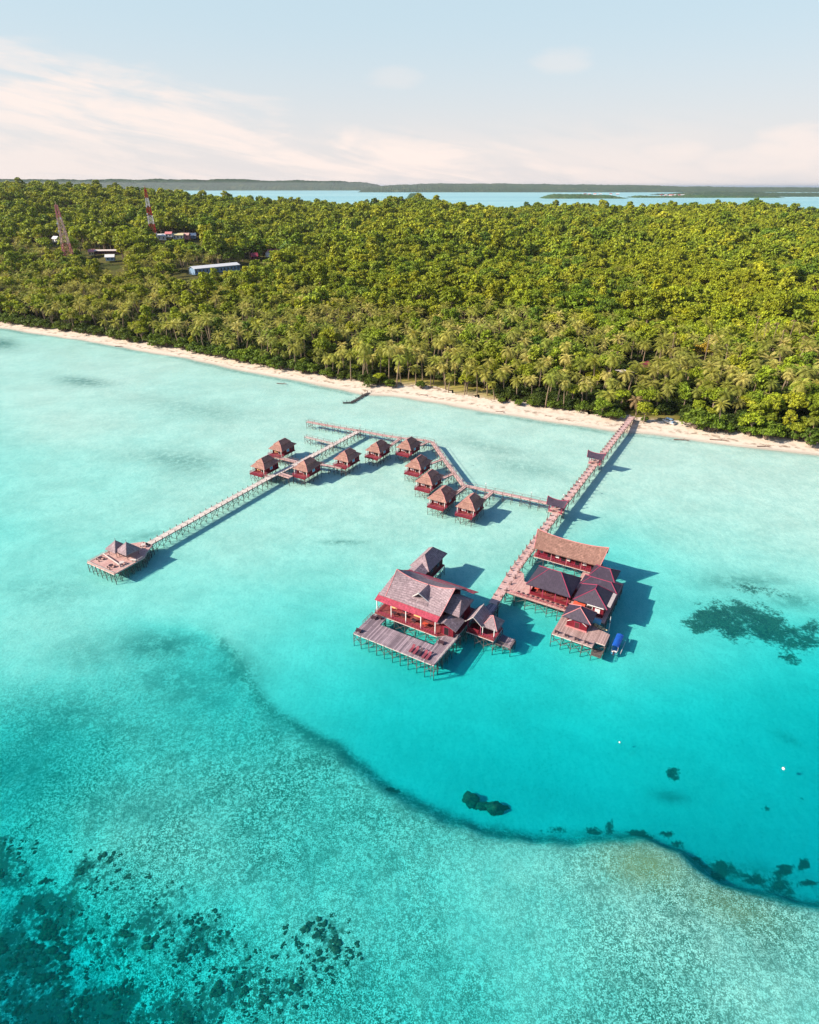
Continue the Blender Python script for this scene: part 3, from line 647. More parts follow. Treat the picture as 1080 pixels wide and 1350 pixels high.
near_i = {True: nearest(PALM, 296), False: nearest(~PALM, 292)}
for pal, src, name, cat, grp, lab in ((True, near_palm, 'coconut_palm', 'palm tree', 'coconut palms in the grove behind the beach', 'coconut palm with drooping yellow green fronds in the grove behind the beach'),
                                      (False, near_tree, 'broadleaf_tree', 'tree', 'leafy trees near the shore', 'round green leafy tree standing among the palms near the shore')):
    for i in near_i[pal]:
        k = rnd.randrange(len(src)); s = rnd.uniform(.75, 1.22) if pal else rnd.uniform(.55, 1.1)
        if not pal and D_[i] < 24: s *= .72
        zone = 'left of broken pier' if PX[i] < 470 else 'between broken pier and long jetty' if PX[i] < 832 else 'right of long jetty'
        row = ('in the front row by the sand ' if D_[i] < 20 else 'set back from the beach ')
        lab = ('coconut palm ' if pal else 'leafy green tree ') + row + zone
        o = thing(name, lab, cat, A[i, 0], A[i, 1], Z_[i], rnd.uniform(0, 6.28), grp, True); o.scale = (s, s, s * rnd.uniform(.88, 1.12))
        child('trunk', src[k][1], o); child('crown', src[k][0], o)
# shrubs that close the front of the wood
sh_n = 0
for (x0, y0), (x1, y1) in zip(COAST[3:-4], COAST[4:-3]):
    L_ = math.hypot(x1 - x0, y1 - y0); nx, ny = -(y1 - y0) / L_, (x1 - x0) / L_; n = max(1, int(L_ / 3.1))
    for j in range(n):
        f = (j + rnd.random()) / n; off = rnd.uniform(8.0, 11.5); x = x0 + (x1 - x0) * f + nx * off; y = y0 + (y1 - y0) * f + ny * off
        px, py = project(np.array(x), np.array(y))
        if not -5 < px < 1085 or (515 < px < 640 and rnd.random() < .9) or (640 < px < 790 and rnd.random() < .3): continue
        if 868 < px < 893 or 818 < px < 846 or sh_n > 150: continue
        sh_n += 1; k = rnd.randrange(3); s = rnd.uniform(.65, 1.35) * (1.35 if px > 860 or px < 420 else .9)
        o = thing('beach_shrub', 'low green shrub at the sand edge ' + ('left of the broken pier' if px < 470 else 'between the broken pier and the long jetty' if px < 832 else 'right of the long jetty'), 'shrub', x, y, ground_z(x, y), rnd.uniform(0, 6.28), 'shrubs along the top of the beach', True)
        o.scale = (s, s, s); child('stem', shrub[k][1], o); child('foliage', shrub[k][0], o)

# the rest of the wood as two uncountable masses, instanced over points
def gn_mass(name, pts, zs, sources, smin, smax, label, cat):
    me = bpy.data.meshes.new(name); n = len(pts)
    me.vertices.add(n); me.vertices.foreach_set('co', (np.stack([pts[:, 0], pts[:, 1], zs], 1) * G).astype(np.float32).ravel())
    r = np.random.default_rng(5)
    for k, v, tp in (('rot', r.uniform(0, 6.28, n), 'FLOAT'), ('scl', r.uniform(smin, smax, n), 'FLOAT')):
        v = np.where(r.random(n) < .09, v * 1.32, v) if k == 'scl' and 'forest' in name else v
        me.attributes.new(k, tp, 'POINT').data.foreach_set('value', v.astype(np.float32))
    me.attributes.new('idx', 'INT', 'POINT').data.foreach_set('value', r.integers(0, len(sources), n).astype(np.int32))
    o = bpy.data.objects.new(name, me); col.objects.link(o)
    ng = bpy.data.node_groups.new(name + '_scatter', 'GeometryNodeTree')
    ng.interface.new_socket('Geometry', in_out='INPUT', socket_type='NodeSocketGeometry'); ng.interface.new_socket('Geometry', in_out='OUTPUT', socket_type='NodeSocketGeometry')
    N = ng.nodes; L = ng.links.new; gi = N.new('NodeGroupInput'); go = N.new('NodeGroupOutput')
    iop = N.new('GeometryNodeInstanceOnPoints'); jn = N.new('GeometryNodeJoinGeometry')
    for m in sources:
        so = bpy.data.objects.new(m.name + '_source', m)
        oi = N.new('GeometryNodeObjectInfo'); oi.inputs['Object'].default_value = so; oi.inputs['As Instance'].default_value = True
        L(oi.outputs['Geometry'], jn.inputs[0])
    def at_(nm, t):
        a = N.new('GeometryNodeInputNamedAttribute'); a.data_type = t; a.inputs['Name'].default_value = nm; return a.outputs['Attribute']
    L(gi.outputs[0], iop.inputs['Points']); L(jn.outputs[0], iop.inputs['Instance']); iop.inputs['Pick Instance'].default_value = True
    L(at_('idx', 'INT'), iop.inputs['Instance Index'])
    cx = N.new('ShaderNodeCombineXYZ'); L(at_('rot', 'FLOAT'), cx.inputs[2]); L(cx.outputs[0], iop.inputs['Rotation'])
    L(at_('scl', 'FLOAT'), iop.inputs['Scale']); L(iop.outputs[0], go.inputs[0])
    md = o.modifiers.new('scatter', 'NODES'); md.node_group = ng
    return tag(o, label, cat, kind='stuff')
def joined(cro, trunk_b, name, mats):
    me = np_mesh(name, cro, 4, None, mats); n0 = len(me.vertices); b = trunk_b
    v = [tuple(x) for x in (cro * G)] + [(p[0] * G, p[1] * G, p[2] * G) for p in b.v]
    nf = len(cro) // 4; f = [tuple(range(4 * i, 4 * i + 4)) for i in range(nf)] + [tuple(i + n0 for i in q) for q in b.f]
    m2 = bpy.data.meshes.new(name); m2.from_pydata(v, [], f); [m2.materials.append(m) for m in mats]
    m2.polygons.foreach_set('material_index', [0] * nf + [1] * len(b.f)); m2.update(); bpy.data.meshes.remove(me); return m2
mid_tree, far_tree, mid_palm = [], [], []
for i in range(7):
    rad = [4.4, 4.8, 3.7, 3.3, 5.2, 4.0, 3.6][i]; hg = [10.5, 11.8, 9.5, 14.0, 11, 12.5, 10][i]; st = (STY + ['tall'])[i]
    co, lumps = tree_arrays(110 + i, rad, hg, 1400, .50, st); mid_tree.append(joined(co, trunk_mb(lumps, rad, hg, 60 + i), 'wood_tree', [M['leaf'], M['trunk']]))
    co, lumps = tree_arrays(210 + i, rad * 1.05, hg, 700, .74, st); far_tree.append(joined(co, trunk_mb(lumps[:2], rad, hg, 60 + i), 'wood_tree_far', [M['leaf'], M['trunk']]))
for i in range(5):
    hg = [7.5, 8.6, 10.0, 9.2, 6.6][i]; co, top = palm_arrays(140 + i, 3.3, hg, 17, 5, droop=[1.1, .8, 1.3, 1.0, .9][i]); mid_palm.append(joined(co, palm_trunk(top, i), 'wood_palm', [M['frond'], M['palmtrunk']]))
isnear = np.zeros(len(A), bool); isnear[near_i[True]] = True; isnear[near_i[False]] = True
rest = ~isnear
farm = A[:, 1] > 560
q = rest & PALM; gn_mass('palm_grove', A[q], Z_[q], mid_palm, .85, 1.25, 'mass of coconut palm crowns filling the wood inland of the beach grove', 'palm grove')
q = rest & ~PALM & ~farm; gn_mass('inland_forest', A[q], Z_[q], mid_tree, .66, 1.28, 'dense green canopy of leafy trees covering the middle of the island', 'forest')
q = rest & ~PALM & farm; gn_mass('hill_forest', A[q], Z_[q], far_tree, .95, 1.6, 'distant green tree canopy covering the hills up to the skyline', 'forest')
ug = []
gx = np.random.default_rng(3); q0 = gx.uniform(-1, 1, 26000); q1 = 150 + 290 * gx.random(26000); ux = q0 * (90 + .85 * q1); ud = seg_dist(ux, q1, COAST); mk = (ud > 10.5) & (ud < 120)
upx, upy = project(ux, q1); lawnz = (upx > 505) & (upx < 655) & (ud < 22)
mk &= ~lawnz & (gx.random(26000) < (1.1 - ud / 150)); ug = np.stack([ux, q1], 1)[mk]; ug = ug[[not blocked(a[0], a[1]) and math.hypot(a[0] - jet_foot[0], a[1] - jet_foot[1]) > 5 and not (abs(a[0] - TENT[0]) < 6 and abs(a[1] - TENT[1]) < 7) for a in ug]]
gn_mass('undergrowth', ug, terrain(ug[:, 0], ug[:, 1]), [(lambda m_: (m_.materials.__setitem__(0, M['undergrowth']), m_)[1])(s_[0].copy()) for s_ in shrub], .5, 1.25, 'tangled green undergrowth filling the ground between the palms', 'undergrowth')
print('TREES', len(A), PALM.sum())

# special trees
x, y = at(924, 472, 7); z0 = ground_z(x, y)
o = thing('autumn_tree', 'orange yellow leaved tree standing out of the green wood on the right', 'tree', x, y, z0, 0, None, True)
me, lumps = crown_mesh('tree_crown', 31, 3.8, 11.5, 1500, .42, 'dome', M['orangeleaf']); child('trunk', trunk_mb(lumps, 4, 14, 3).mesh('tree_trunk', M['trunk']), o); child('crown', me, o)
x, y = at(838, 551, 0); o = thing('coconut_palm', 'small palm with straw coloured fronds right beside the landward end of the long jetty', 'palm tree', x, y, 1.0, 0, None, True)
co, top = palm_arrays(71, 3.4, 5.2, 20); child('trunk', palm_trunk(top, 1).mesh('palm_trunk', M['palmtrunk']), o); child('crown', np_mesh('palm_crown', co, 4, None, [M['dryfrond']]), o)
for (px, py, h_) in [(1003, 462, 12), (1014, 466, 13), (1026, 470, 11), (1037, 458, 12), (1052, 476, 10), (990, 455, 13), (882, 478, 12), (927, 485, 13), (1064, 455, 11)]:
    x, y = at(px, py, 4); zz = ground_z(x, y); o = thing('bare_palm_trunk', 'bare pale palm trunk without fronds rising above the trees on the right', 'dead tree', x, y, zz, rnd.uniform(0, 6), 'bare palm trunks on the right', True)
    b = MB().bar((0, 0, -1), (rnd.uniform(-.5, .5), rnd.uniform(-.5, .5), h_ + 3.5), .24, .13, 6); b.build('trunk', M['palmtrunk'], o)
    c = MB()
    for k in range(5):
        a = k * 1.26; c.slab([(0, 0, h_ + 3.4), (.9 * cos(a), .9 * sin(a), h_ + 3.0), (1.1 * cos(a + .2), 1.1 * sin(a + .2), h_ + 2.2)], .04)
    c.build('crown', M['dryfrond'], o)

# ------------------------------------------------------------------ far islands
def far_island(name, prof, D, depth, zw=0.0, amp=1.6, c=(.03, .065, .035), seed=0):
    """prof: (photo x, photo y of the skyline) at the distance D"""
    xs = np.array([(p[0] - 540) for p in prof], float); ys = np.array([p[1] for p in prof], float)
    n = int((xs[-1] - xs[0]) * 3); X = np.linspace(xs[0], xs[-1], n); top = np.interp(X, xs, ys)
    dn = F * sin(PITCH) + (top - CY) * cos(PITCH); w = F * cos(PITCH) - (top - CY) * sin(PITCH); hz = H - D * dn / w
    px_u = D / 905.0; m = 26; rows = np.linspace(0, 1, m)
    Xg = np.repeat((X * px_u)[None, :], m, 0); Yg = D + rows[:, None] * depth + 0 * Xg
    sh = np.sin(pi * np.clip(rows, 0, 1)) ** .6; nz = (vnoise(Xg, Yg, px_u * 1.6, seed) - .3) * .55 + (vnoise(Xg, Yg, px_u * .8, seed + 1) - .3) * .35 + (vnoise(Xg, Yg, px_u * 14, seed + 2) - .5) * .8
    endf = np.minimum(1, np.minimum(np.arange(n), np.arange(n)[::-1]) / 14.0) ** .7
    Zg = (np.maximum(hz, 3)[None, :] * sh[:, None] * (.86 + .25 * vnoise(Xg, Yg, px_u * 30, seed + 5)) + nz * px_u * amp * 1.1 * (sh[:, None] > .2)) * endf - 2
    Zg[0, :] = np.minimum(Zg[0, :], -2) ; Zg[1, :] = np.maximum(Zg[1, :], 2.5 * endf + 0)
    t = NT(name); v = t.node('ShaderNodeNewGeometry').outputs['Position']; s1 = 1 / (px_u * G)
    cc = t.mix(t.ramp(t.noise(v, .55 * s1, 4, .65), .38, .62), tuple(q * .45 for q in c), tuple(min(1, q * 1.5) for q in c))
    cc = t.mix(t.ramp(t.noise(v, .08 * s1, 3, .5), .5, .7, 0, .6), cc, (.10, .12, .05))
    o = grid_mesh(name, Xg, Yg, Zg, t.fin(cc, .9, .1)); return tag(o, kind='structure')
far_island('far_island', [(-300, 236), (-100, 236), (0, 236.5), (60, 236.5), (130, 235.8), (200, 236.5), (300, 236.5), (360, 237.5), (420, 238), (470, 240), (492, 243), (500, 248)], 9500, 2600, seed=3)
far_island('far_island', [(470, 248), (520, 243.8), (560, 243), (620, 242.3), (680, 242), (760, 243), (820, 244), (900, 244.5), (960, 246.5), (1080, 248), (1400, 249)], 7200, 3600, seed=9)
far_island('far_island', [(930, 258.5), (960, 255), (1010, 254), (1080, 256), (1130, 256), (1300, 256)], 4500, 1100, seed=15)
far_island('islet', [(720, 261), (728, 257.5), (740, 255.5), (780, 257), (815, 258.5), (832, 261.5)], 3900, 260, seed=21, c=(.04, .09, .03))
far_island('islet', [(838, 262), (850, 258.5), (880, 259), (930, 258), (1000, 259), (1040, 262)], 4150, 260, seed=27, c=(.04, .09, .03))
far_island('islet', [(535, 258), (541, 255.2), (550, 254.8), (560, 258)], 3700, 180, seed=33, c=(.03, .07, .03))
# ------------------------------------------------------------------ things over the water
# all plan coordinates (a, b) run along and across the jetties; ORG keeps each thing's base point
ORG = {}
def wthing(name, label, cat, a, b, group=None, z=0.0):
    o = thing(name, label, cat, a, b, z, TH, group); ORG[o.name] = (a, b, z); return o
def part(th, name, mb, mat, root=None, smooth=False):
    a, b, z = ORG[(root or th).name]; mb.v = [(x - a, y - b, q - z) for x, y, q in mb.v]
    return mb.build(name, mat, th, smooth)
PILE = {}
def pile_mesh(top, r=.075):
    k = (round(top, 2), r)
    if k not in PILE: PILE[k] = MB().bar((0, 0, -2.6), (0, 0, top), r, r * .9, 6).mesh('pile', M['pile'])
    return PILE[k]
def piles(th, pts, top, r=.075, brace=True, cap=96):
    a, b, z = ORG[th.name]; me = pile_mesh(top, r)
    for i, (x, y) in enumerate(pts[:cap]): child('pile', me, th, (x - a + rnd.uniform(-.06, .06), y - b + rnd.uniform(-.06, .06), 0), rnd.uniform(0, 3))
def braces(th, pairs, top):
    m = MB()
    for (x0, y0), (x1, y1) in pairs:
        zz = rnd.uniform(.0, .4)
        m.bar((x0, y0, .1 + zz), (x1, y1, top - .3), .045, k=4)
        if rnd.random() < .65: m.bar((x1, y1, .2 + zz), (x0, y0, top - .3), .045, k=4)
    if pairs: part(th, 'brace', m, M['pile'])
def inside(p, poly):
    x, y = p; c = False
    for i in range(len(poly)):
        (x0, y0), (x1, y1) = poly[i], poly[i - 1]
        if (y0 > y) != (y1 > y) and x < (x1 - x0) * (y - y0) / (y1 - y0) + x0: c = not c
    return c
def deck(th, poly, z, mat, edge=None, spacing=1.9, thick=.14, name='deck', pil=True, cap=96):
    part(th, name, MB().prism(poly, z - thick, z), mat)
    e = MB(); pts = []; prs = []
    for i in range(len(poly)):
        p, q = poly[i], poly[(i + 1) % len(poly)]; L_ = math.dist(p, q)
        e.bar((p[0], p[1], z - .17), (q[0], q[1], z - .17), .075, k=4)
        n = max(1, round(L_ / spacing)); row = []
        for j in range(n): f = j / n; row.append((p[0] + (q[0] - p[0]) * f, p[1] + (q[1] - p[1]) * f))
        row2 = row + [q]; prs += list(zip(row2[:-1], row2[1:])); pts += row
    part(th, 'edge_beam', e, edge or M['palepost'])
    xs = [p[0] for p in poly]; ys = [p[1] for p in poly]; y = min(ys) + spacing
    while y < max(ys) - .5:
        x = min(xs) + spacing
        while x < max(xs) - .5:
            if inside((x, y), poly): pts.append((x, y))
            x += spacing
        y += spacing
    if pil: piles(th, pts, z - .1, cap=cap); braces(th, prs, z - .1)
def strip(P, w):
    """left and right edge points of a walkway of width w along P"""
    P = [Vector((*p, 0)) for p in P]; lo, ro = [], []
    for i, p in enumerate(P):
        d0 = (p - P[i - 1]).normalized() if i else None; d1 = (P[i + 1] - p).normalized() if i < len(P) - 1 else None
        d = (d0 + d1).normalized() if d0 and d1 else (d0 or d1); n = Vector((-d.y, d.x, 0)); k = w / 2
        if d0 and d1: k /= max(.4, n.dot(Vector((-d0.y, d0.x, 0))))
        lo.append(p + n * k); ro.append(p - n * k)
    return [(q.x, q.y) for q in lo], [(q.x, q.y) for q in ro]
def walkway(th, P, w, z, mat, gap=2.2, posts=True, ph=.62, pr=.06, rail=False, zend=None, postmat=None, pile_r=.07, post_every=1, dense=False):
    lo, ro = strip(P, w); m = MB()
    for i in range(len(P) - 1): m.prism([ro[i], ro[i + 1], lo[i + 1], lo[i]], z - .13, z)
    part(th, 'deck', m, mat); e = MB(); r_ = MB(); br = []; ppts = []; posts_ = []
    for side in (lo, ro):
        for i in range(len(P) - 1):
            p, q = side[i], side[i + 1]; e.bar((p[0], p[1], z - .16), (q[0], q[1], z - .16), .07, k=4)
            if rail: r_.bar((p[0], p[1], z + ph), (q[0], q[1], z + ph), .035, k=4)
            L_ = math.dist(p, q); n = max(1, round(L_ / gap)); row = []
            for j in range(n + (1 if i == len(P) - 2 else 0)):
                f = (j) / n; row.append((p[0] + (q[0] - p[0]) * f, p[1] + (q[1] - p[1]) * f))
            ppts += row; br += list(zip(row[:-1], row[1:]))[::1 if dense else 2]
    part(th, 'edge_beam', e, M['post'])
    if rail: part(th, 'rail', r_, postmat or M['post'])
    a, b, zz = ORG[th.name]; step = max(1, math.ceil(len(ppts) / 98))
    piles(th, ppts[::step], z - .1, pile_r); n2 = len(ppts) // 2
    br += [(ppts[i], ppts[i + n2]) for i in range(0, n2, 2)]
    braces(th, br, z - .1)
    if posts:
        me = MB().box(-pr, -pr, z - .3, pr, pr, z + ph).mesh('post', postmat or M['post']); c = 0
        for (x, y) in ppts[::post_every][:98]: child('post', me, th, (x - a, y - b, 0), rnd.uniform(-.1, .1))
def hip(th, a0, b0, a1, b1, ze, r0, r1, zr, mat, trim=None, name='roof', t=.13, tr=.07):
    """hipped roof over the eaves rectangle; r0, r1 the ridge ends (equal for a pyramid)"""
    c = [(a0, b0, ze), (a1, b0, ze), (a1, b1, ze), (a0, b1, ze)]; m = MB()
    R0, R1 = (*r0, zr), (*r1, zr); alongb = abs(r1[1] - r0[1]) >= abs(r1[0] - r0[0])
    if alongb: fs = [[c[0], c[1], R0], [c[1], c[2], R1, R0], [c[2], c[3], R1], [c[3], c[0], R0, R1]]; hl = [(c[0], R0), (c[1], R0), (c[2], R1), (c[3], R1)]
    else: fs = [[c[0], c[1], R1, R0], [c[1], c[2], R1], [c[2], c[3], R0, R1], [c[3], c[0], R0]]; hl = [(c[0], R0), (c[1], R1), (c[2], R1), (c[3], R0)]
    for f in fs:
        f2 = []
        for p in f:
            if not f2 or (Vector(p) - Vector(f2[-1])).length > 1e-4: f2.append(p)
        m.slab(f2, t)
    o = part(th, name, m, mat)
    if trim:
        e = MB()
        for p, q in hl: e.bar(p, q, tr, k=5)
        if (Vector(R0) - Vector(R1)).length > .05: e.bar(R0, R1, tr, k=5)
        x = MB(); part(o, 'ridge_cap', e, trim, root=th)
    return o
def saddle(th, a0, a1, b0, b1, ze, zr, mat, lift=.8, over=0.0, name='roof', trim=None, sag=.0, t=.14, n=14, power=2.4):
    """gable roof, ridge along a, with the ridge ends swept up and leaning out by `over`"""
    m = MB(); bm = (b0 + b1) / 2; rows = []
    for k in range(5):
        f = k / 4; row = []
        for i in range(n + 1):
            u = -1 + 2 * i / n; A0 = (a0 + a1) / 2 + (a1 - a0) / 2 * u * (1 + f * over / ((a1 - a0) / 2))
            row.append((A0, f, ze + (zr - ze) * (f ** 1.08) + lift * f * abs(u) ** power))
        rows.append(row)
    for sgn, be in ((-1, b0), (1, b1)):
        for k in range(4):
            for i in range(n):
                q = [rows[k][i], rows[k][i + 1], rows[k + 1][i + 1], rows[k + 1][i]]
                pts = [(x, be + (bm - be) * f, z) for x, f, z in q]
                if sgn > 0: pts = pts[::-1]
                m.slab(pts, t)
    o = part(th, name, m, mat)
    if trim:
        e = MB(); R_ = rows[4]
        for i in range(n): e.bar((R_[i][0], bm, R_[i][2] + .03), (R_[i + 1][0], bm, R_[i + 1][2] + .03), .07, k=5)
        for be in (b0, b1):
            for i in (0, n):
                for k in range(4):
                    p, q = rows[k][i], rows[k + 1][i]; e.bar((p[0], be + (bm - be) * p[1], p[2]), (q[0], be + (bm - be) * q[1], q[2]), .07, k=5)
        part(o, 'ridge_cap', e, trim, root=th)
    return o
def walls(th, a0, b0, a1, b1, z0, z1, mat, name='wall'):
    return part(th, name, MB().box(a0, b0, z0, a1, b1, z1), mat)
def gable_fill(th, a0, a1, b0, b1, z0, z1, mat, inset=.5):
    bm = (b0 + b1) / 2; m = MB()
    m.prism([(a0 + inset, b0 + .5), (a1 - inset, b0 + .5), (a1 - inset, b1 - .5), (a0 + inset, b1 - .5)], z0, z0 + .05)
    for a in (a0 + inset, a1 - inset): m.slab([(a, b0 + .5, z0), (a, b1 - .5, z0), (a, bm, z1)], .02)
    return part(th, 'gable', m, mat)
def pane(th, name, a0, b0, a1, b1, z0, z1, mat, frame=None, t=.05):
    """an opening on a wall that faces -b (a0 to a1) or the side walls (b0 to b1)"""
    fr = MB(); g = .07
    if abs(a1 - a0) > abs(b1 - b0):
        for q in ((a0 - g, z0 - g, a1 + g, z0), (a0 - g, z1, a1 + g, z1 + g), (a0 - g, z0, a0, z1), (a1, z0, a1 + g, z1)): fr.box(q[0], b0 - t - .02, q[1], q[2], b0, q[3])
        o = MB().box(a0, b0 - t, z0, a1, b0 - .003, z1)
    else:
        s = 1 if a1 >= 0 else 1
        for q in ((b0 - g, z0 - g, b1 + g, z0), (b0 - g, z1, b1 + g, z1 + g), (b0 - g, z0, b0, z1), (b1, z0, b1 + g, z1)): fr.box(a0, q[0], q[1], a0 + t + .02, q[2], q[3])
        o = MB().box(a0 + .003, b0, z0, a0 + t, b1, z1)
    w = part(th, name, o, mat)
    if frame: part(w, 'frame', fr, frame, root=th)
    return w
def railing(th, P, z, mat, h=.62, gap=1.0, name='railing'):
    m = MB()
    for p, q in zip(P[:-1], P[1:]):
        m.bar((*p, z + h), (*q, z + h), .04, k=4).bar((*p, z + h * .5), (*q, z + h * .5), .025, k=4); n = max(1, round(math.dist(p, q) / gap))
        for j in range(n + 1): f = j / n; x, y = p[0] + (q[0] - p[0]) * f, p[1] + (q[1] - p[1]) * f; m.bar((x, y, z), (x, y, z + h), .035, k=4)
    return part(th, name, m, mat)
ZD = 2.2

# --- ten cottages
def make_cottage(label, a, b, curtain=False, wide=0.0):
    """a, b: middle of the eaves rectangle; the porch looks towards -b"""
    t = wthing('stilt_cottage', label, 'cottage', a, b, 'red cottages on stilts along the walkways')
    a0, a1, b0, b1 = a - 1.95, a + 1.95, b - 2.0, b + 2.9
    part(t, 'floor', MB().box(a0 - .25, b0 - 1.9, ZD - .16, a1 + .25, b1 + .1, ZD), M['reddeck'])
    part(t, 'porch_skirt', MB().box(a0 - .28, b0 - 1.95, ZD - .3, a1 + .28, b0 - 1.87, ZD + .02), M['wall'])
    w = MB(); z1 = 3.95
    w.box(a0, b0, ZD, a0 + .1, b1, z1).box(a1 - .1, b0, ZD, a1, b1, z1).box(a0 + .1, b1 - .1, ZD, a1 - .1, b1, z1)
    w.box(a0 + .1, b0 + .3, ZD, a1 - .1, b0 + .4, z1)
    part(t, 'wall', w, M['wall'])
    pane(t, 'door', a + .1, b0 + .3, a + .95, b0 + .3, ZD, ZD + 1.45, M['door'], M['white'])
    pane(t, 'window', a - 1.5, b0 + .3, a - .4, b0 + .3, ZD + .25, ZD + 1.35, M['cream'] if curtain else M['white'], M['redtrim'])
    pane(t, 'window', a1, b - .4, a1, b + .5, ZD + .6, ZD + 1.3, M['sky'], M['white'])
    pane(t, 'window', a1, b + 1.5, a1, b + 2.2, ZD + .6, ZD + 1.3, M['glass'], M['redtrim'])
    for x in (a0 - .1, a1 + .1):
        part(t, 'porch_post', MB().box(x - .06, b0 - 1.0, ZD, x + .06, b0 - .88, 3.95), M['white'])
    railing(t, [(a0 - .2, b0 + .2), (a0 - .2, b0 - 1.85), (a1 + .2, b0 - 1.85), (a1 + .2, b0 + .2)], ZD, M['redtrim'], .6, .35)
    e = [a - 2.5 - wide, a + 2.5, b - 3.05, b + 3.4]; zm, zt = 4.9, 6.05; i1, i2 = 1.25, 1.15
    m = MB()       # lower skirt
    lo = [(e[0], e[2], 3.82), (e[1], e[2], 3.82), (e[1], e[3], 4.15), (e[0], e[3], 3.82)]; md = [(e[0] + i1, e[2] + i2, zm), (e[1] - i1, e[2] + i2, zm), (e[1] - i1, e[3] - i2, zm), (e[0] + i1, e[3] - i2, zm)]
    for k in range(4): j = (k + 1) % 4; m.slab([lo[k], lo[j], md[j], md[k]], .12)
    o = part(t, 'roof', m, M['cott'])
    # upper tier sits a step higher
    g = .12; up = [(md[0][0] - g, md[0][1] - g, zm + .14), (md[1][0] + g, md[1][1] - g, zm + .14), (md[2][0] + g, md[2][1] + g, zm + .14), (md[3][0] - g, md[3][1] + g, zm + .14)]
    m = MB(); ra, rb = (a, b - 1.25, zt), (a, b + 1.5, zt)
    for f in ([up[0], up[1], ra], [up[1], up[2], rb, ra], [up[2], up[3], rb], [up[3], up[0], ra, rb]): m.slab(f, .14)
    part(o, 'upper_roof', m, M['cott'], root=t)
    c = MB()
    for p, q in ((lo[0], md[0]), (lo[1], md[1]), (up[0], ra), (up[1], ra), (ra, rb), (up[2], rb), (up[3], rb)): c.bar(p, q, .05, k=4)
    part(o, 'ridge_cap', c, M['pinktrim'], root=t)
    pts = [(x, y) for x in (a0 - .1, a - .7, a + .7, a1 + .1) for y in (b0 - 1.8, b0 - .2, b0 + 1.5, b1 - 1.3, b1)]
    piles(t, pts, ZD - .1, .06); braces(t, [(pts[0], pts[5]), (pts[5], pts[10]), (pts[10], pts[15]), (pts[15], pts[16]), (pts[16], pts[17]), (pts[17], pts[18])], ZD - .1)
    return t
make_cottage('red stilt cottage closest to the main jetty at the end of the right row', -51.9, 116.6)
make_cottage('red cottage where the slanting walkway meets the straight one, with the longest roof', -59.5, 116.9, wide=.2)
make_cottage('red cottage second up the slanting walkway from its lower bend', -66.9, 123.6)
make_cottage('red cottage third up the slanting walkway, under its upper bend', -74.0, 130.4)
make_cottage('red cottage joined by a short footbridge to the upper bend of the walkway', -83.0, 140.5)
make_cottage('red cottage standing alone below the middle of the upper walkway', -89.4, 134.3)
make_cottage('red cottage at the end of a side walkway right of the pale jetty', -93.4, 124.7)
make_cottage('red cottage touching the right side of the pale jetty with a broad side deck', -98.8, 114.0)
make_cottage('red cottage with cream front standing at the left side of the pale jetty', -109.5, 109.4, True)
make_cottage('red cottage with cream front farthest out on the left of the pale jetty', -113.8, 121.2, True)

# --- jetties and walkways
j = wthing('jetty', 'long pink brown plank jetty running from the beach out to the two big buildings', 'jetty', -33.9, 200)
walkway(j, [(-33.9, 203), (-33.9, 160), (-33.9, 130), (-33.6, 112), (-33.3, 98), (-32.5, 85.6)], 1.75, ZD, M['jetty'], gap=2.35, ph=.66, pr=.085, postmat=M['post'], pile_r=.08)
# dark cross bars on the planks, standing in for the shadows of the posts
m = MB()
for i in range(46):
    y = 88 + i * 2.35; x = -33.9 if y > 120 else -33.9 + (120 - y) * .038
    m.box(x - .86, y - .05, ZD, x - .45, y + .06, ZD + .34).box(x + .45, y - .05, ZD, x + .86, y + .06, ZD + .34)
part(j, 'post_shadow_bar', m, M['post'])
w = wthing('walkway', 'narrow winding plank walkway linking the cottages to the long jetty', 'walkway', -80.2, 149.8)
walkway(w, [(-124, 144.9), (-114, 145.6), (-105, 146.6), (-96, 147.2), (-90.4, 148.0), (-83.2, 150.0), (-80.2, 149.8), (-70, 138.9), (-59.3, 127.9), (-53.3, 128.3), (-44, 129.0), (-34.8, 129.3)], 1.15, ZD, M['jetty'], gap=2.4, rail=True, ph=.6, pr=.045)
w = wthing('jetty', 'straight pale plank jetty on tall stilts leading out to the thatched end platform', 'jetty', -105, 107)
walkway(w, [(-104.6, 146.4), (-104.9, 118), (-105.4, 106), (-104.8, 67)], 1.6, ZD, M['pale'], gap=1.75, ph=.45, pr=.06, pile_r=.06, post_every=1, dense=True)
def link(p, q, w_, lab, mat=None):
    o = wthing('footbridge', lab, 'footbridge', *p, group='short footbridges to the cottages'); walkway(o, [p, q], w_, ZD - .02, mat or M['jetty'], gap=2.0, rail=True, ph=.5, pr=.04); return o
link((-51.6, 119.6), (-51.4, 127.9), 1.0, 'short footbridge behind the cottage closest to the long jetty')
link((-59.0, 119.9), (-58.6, 127.4), .9, 'short footbridge behind the cottage with the longest roof at the lower bend')
link((-66.6, 126.6), (-64.8, 132.8), .9, 'short footbridge halfway along the slanting walkway')
link((-73.8, 133.4), (-71.8, 140.0), .9, 'short footbridge near the top of the slanting walkway')
link((-82.8, 143.4), (-81.6, 149.2), .9, 'short footbridge at the upper bend of the walkway')
link((-89.4, 137.3), (-90.2, 147.4), 1.0, 'footbridge from the lone middle cottage up to the walkway')
link((-104.2, 118.6), (-92.6, 121.0), 1.3, 'plank footbridge from the right side of the pale jetty to a cottage')
link((-113.4, 117.6), (-105.7, 117.8), 1.3, 'plank footbridge from the left side of the pale jetty to the farthest cottage')
link((-104.4, 109.4), (-100.6, 109.2), 1.6, 'wide plank deck beside the cottage touching the pale jetty')
